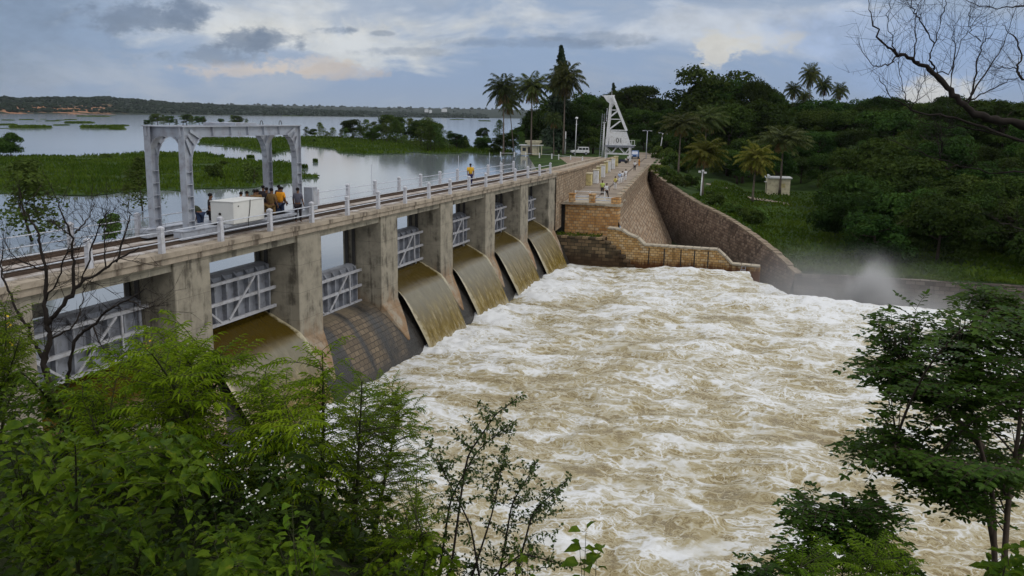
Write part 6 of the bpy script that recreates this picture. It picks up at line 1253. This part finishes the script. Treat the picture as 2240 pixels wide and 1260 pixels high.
# leafless shrub and dry overhanging boughs
def twigs(mb, pts, rs, r0, n, L, lvl=0, up=.3):
    pts = np.asarray(pts); m_ = len(pts)
    for _ in range(n):
        f = rs.uniform(.12, 1.0)*(m_-1); i0 = min(int(f), m_-2); p_ = pts[i0]+(pts[i0+1]-pts[i0])*(f-i0); tg = unit(pts[i0+1]-pts[i0]); d = unit(tg*.6+rs.normal(0, .65, 3)+UP*up); l_ = L*rs.uniform(.4, 1.2); q = [p_]
        for j in range(5): d = unit(d+rs.normal(0, .09, 3)+UP*.04); q.append(q[-1]+d*l_/5)
        mb.tube(q, np.linspace(r0, r0*.35, 6), 4, False)
        if lvl < 1: twigs(mb, q, rs, r0*.6, rs.randint(2, 5), L*.5, lvl+1, up)
def bare(name, label, base, limbs, D, seed, r_scale, ntw, Ltw, cv, jd=.3, twm='darkbark'):
    rs = np.random.RandomState(seed); root = thing(name, label, 'tree' if 'tree' in name else 'shrub', base); mb = MB(); tw = MB()
    for pts, ra, rb in limbs:
        k0 = rs.normal(0, jd); P = np.array([px(*cv(a, b), D+k0*(i/(len(pts)-1.0))) if i else px(*cv(a, b), D) for i, (a, b) in enumerate(pts)])
        # round the polyline and give it knots
        s2 = np.linspace(0, len(P)-1, len(P)*4); Q = np.stack([np.interp(s2, np.arange(len(P)), P[:, c_]) for c_ in range(3)], 1); Q[1:-1] = (Q[:-2]+2*Q[1:-1]+Q[2:])/4; Q[1:-1] += rs.normal(0, .006, (len(Q)-2, 3))
        mb.tube(Q, np.linspace(ra, rb, len(Q))*r_scale*(1+.12*rs.normal(0, 1, len(Q))), 7); twigs(tw, Q, rs, max(rb*.5, .0022)*r_scale*1.2, ntw, Ltw)
    mb.build('limbs', mt['darkbark'], root, True, smooth=True); tw.build('twigs', mt[twm], root, True); return root
cv6 = lambda X, Y: (X/3.15, 440+Y/3.15)
L6 = [([(345, 1300), (330, 1230), (300, 1100), (345, 950), (320, 850), (380, 780), (480, 660), (560, 560), (700, 480), (830, 390), (960, 320)], .036, .007), ([(325, 870), (300, 700), (322, 480), (280, 330), (268, 220), (205, 110), (130, 20)], .024, .005), ([(300, 1090), (250, 1000), (200, 930), (205, 860), (140, 810), (60, 610), (15, 520), (10, 400), (20, 280)], .022, .005),
      ([(500, 640), (510, 430), (495, 240), (440, 110), (385, -20)], .017, .004), ([(515, 225), (600, 130), (655, 20)], .009, .003), ([(450, 1290), (490, 1090), (530, 930), (640, 850), (760, 740), (880, 680), (1010, 600)], .022, .005), ([(490, 240), (400, 170), (350, 130)], .008, .003), ([(730, 470), (720, 250), (735, 60)], .009, .003),
      ([(800, 420), (870, 200), (905, 90), (860, 20)], .010, .003), ([(560, 560), (640, 300), (690, 150), (760, 60)], .010, .003), ([(300, 700), (400, 540), (460, 350), (540, 330), (640, 240)], .010, .003), ([(320, 480), (200, 440), (90, 380), (40, 300)], .009, .003), ([(200, 930), (100, 890), (20, 900)], .010, .003), ([(880, 680), (1000, 740), (1100, 720)], .008, .003), ([(640, 850), (690, 1000), (760, 1050)], .008, .003), ([(345, 950), (520, 860), (560, 700), (600, 560)], .012, .003)]
bare('bare_shrub', 'leafless dark shrub with forking twigs in front of the bridge railing', ground_at(110, 850, 8.2), L6, 7.9, 21, .9, 15, .36, cv6)
cv4 = lambda X, Y: (1840+X/1.97, Y/1.97)
L4 = [([(1400, 700), (1050, 610), (788, 545), (640, 510), (560, 480), (500, 425), (430, 345), (370, 290), (300, 255), (240, 235), (180, 190), (130, 90), (116, -10)], .070, .004), ([(545, 470), (575, 370), (590, 260), (605, 180), (652, 145)], .016, .004), ([(603, 178), (555, 130), (550, 55)], .008, .003), ([(545, 430), (640, 290), (700, 200), (762, 10)], .012, .003), ([(400, 300), (382, 250), (400, 190), (440, 60), (460, -10)], .014, .004),
      ([(402, 185), (340, 90), (310, 40), (300, -10)], .012, .004), ([(312, 262), (318, 100), (335, 20)], .011, .003), ([(245, 240), (185, 285), (140, 288), (84, 205)], .010, .003), ([(1300, 700), (900, 640), (650, 565), (480, 500), (300, 478), (215, 420), (163, 330)], .026, .004), ([(1300, 760), (788, 742), (640, 745), (430, 690), (300, 640), (190, 595)], .016, .004), ([(425, 690), (432, 620), (430, 555)], .012, .006), ([(1200, 720), (788, 605), (650, 575), (500, 545), (420, 548), (330, 520)], .014, .004),
      ([(1200, 500), (860, 430), (788, 350), (755, 300), (782, 235), (740, 160), (695, 105)], .030, .004), ([(757, 297), (700, 290), (655, 283)], .008, .003), ([(1100, -20), (788, 25), (640, 35), (528, -5)], .014, .004), ([(1200, 1040), (788, 992), (700, 965), (645, 933)], .013, .004), ([(300, 478), (268, 400), (245, 265)], .008, .003), ([(470, 390), (490, 200), (480, 110)], .008, .003), ([(520, 440), (640, 390), (760, 330), (800, 300)], .010, .003), ([(300, 470), (350, 370), (360, 300)], .007, .0025), ([(380, 295), (470, 320), (520, 180), (610, 30)], .009, .003), ([(240, 240), (200, 120), (205, -10)], .008, .003)]
tb = bare('bare_tree', 'leafless dry tree reaching knotted boughs over the wooded bank from the frame edge', ground_at(2560, 400, 5.2), L4, 5.2, 22, .42, 15, .24, cv4, .25)
k = MB(); b_ = np.array(tb.location); tp = px(*cv4(1400, 690), 5.2); s2 = np.linspace(0, 1, 14)[:, None]; pth = (b_-np.array((0, 0, .3)))*(1-s2)+(tp+np.array((.25, .1, 1.0)))*s2+np.array((.12, .06, 0))*np.sin(s2*5.5); i0 = 10; pth += (tp-pth[i0])*np.sin(s2*1.5708)**2; k.tube(pth, np.linspace(.11, .03, 14)*(1+.06*np.random.RandomState(3).normal(0, 1, 14)), 10); twigs(k, pth[6:], np.random.RandomState(9), .012, 9, .8); k.build('trunk', mt['darkbark'], tb, True, smooth=True)
# undergrowth that closes the bank between the shrubs
rs = np.random.RandomState(55); lv = Leaves()
XX_ = np.concatenate([rs.uniform(9, 31, 9000), rs.uniform(11, 21.5, 40000)]); YY_ = np.concatenate([-19.6+np.abs(rs.normal(0, 1, 9000))*3.2, rs.uniform(-20.3, -14.8, 40000)]); ZZ_ = near_h(XX_, YY_)
for x_, y_, z_ in zip(XX_, YY_, ZZ_):
    if x_ > 21.6 and y_ > -17.2-.12*(x_-21): zz_ = .25
    else: zz_ = .55
    p_ = np.array((x_, y_, z_+rs.rand()**1.5*zz_))
    if np.linalg.norm(p_-CAM) < 2.3 or (x_ > 21.0 and y_ < -16.6): continue
    a = rs.rand()*6.283; sz_ = .022+.07*rs.rand()**2.2; lv.add(p_, np.array((math.cos(a), math.sin(a), rs.uniform(-.2, .7))), UP+rs.normal(0, .5, 3), sz_, sz_*rs.uniform(.25, .55), .4)
tag(lv.mesh().build('undergrowth', mt['lf_under']), kind='stuff')

# ------------------------------------------------------------------ spray and haze
k = MB(); k.b2((17.5, 49.5, -2.6), (47, 62.4, 4.6)); m, q, out = newmat('spray'); P = geo_pos(q); x, y, z = q.sep(P)
n = q.noise(q.vmath('MULTIPLY', P, (1, 1, .6)), .48, 6, .64, .5)
def bell(v, c_, w): d = q.math('DIVIDE', q.math('SUBTRACT', v, c_), w); return q.math('POWER', 2.718, q.math('MULTIPLY', q.math('MULTIPLY', d, d), -1.0))
low = q.math('MULTIPLY', q.math('MULTIPLY', bell(z, -1.9, 1.2), bell(x, 31, 8.5)), .55); plume = q.math('MULTIPLY', q.math('MULTIPLY', bell(q.math('ADD', x, q.math('MULTIPLY', q.math('SUBTRACT', n, .5), 5.0)), 29.3, 1.15), bell(z, -.6, 1.9)), 1.5)
veil = q.math('MULTIPLY', q.math('MULTIPLY', bell(x, 25.5, 6.0), bell(z, -.5, 2.6)), q.math('MULTIPLY', n, .17))
fl = q.math('MULTIPLY', q.step(x, 18, 22), q.math('MULTIPLY', q.step(x, 46.5, 40), q.math('MULTIPLY', q.step(y, 49.6, 52.5), q.math('MULTIPLY', q.step(y, 62.3, 60), q.step(z, 4.5, 2.5)))))
dn = q.math('MULTIPLY', q.math('ADD', q.math('MULTIPLY', q.math('MAXIMUM', q.math('SUBTRACT', n, .40), 0.0), q.math('MULTIPLY', q.math('ADD', low, plume), 6.5)), veil), fl)
pv_ = q.node('ShaderNodeVolumePrincipled', {'Color': (.985, .985, .99), 'Density': dn, 'Anisotropy': .2}); q.l.new(pv_.outputs[0], out.inputs['Volume'])
o = k.build('mist', m); tag(o, kind='stuff')
HAZE = 0.00003
k = MB(); k.b2((-9300, -3200, -6), (4600, 9000, 112)); m, q, out = newmat('haze_air')
pv_ = q.node('ShaderNodeVolumePrincipled', {'Color': (.82, .90, 1.0), 'Density': HAZE, 'Anisotropy': .2}); q.l.new(pv_.outputs[0], out.inputs['Volume'])
tag(k.build('haze', m), kind='stuff')
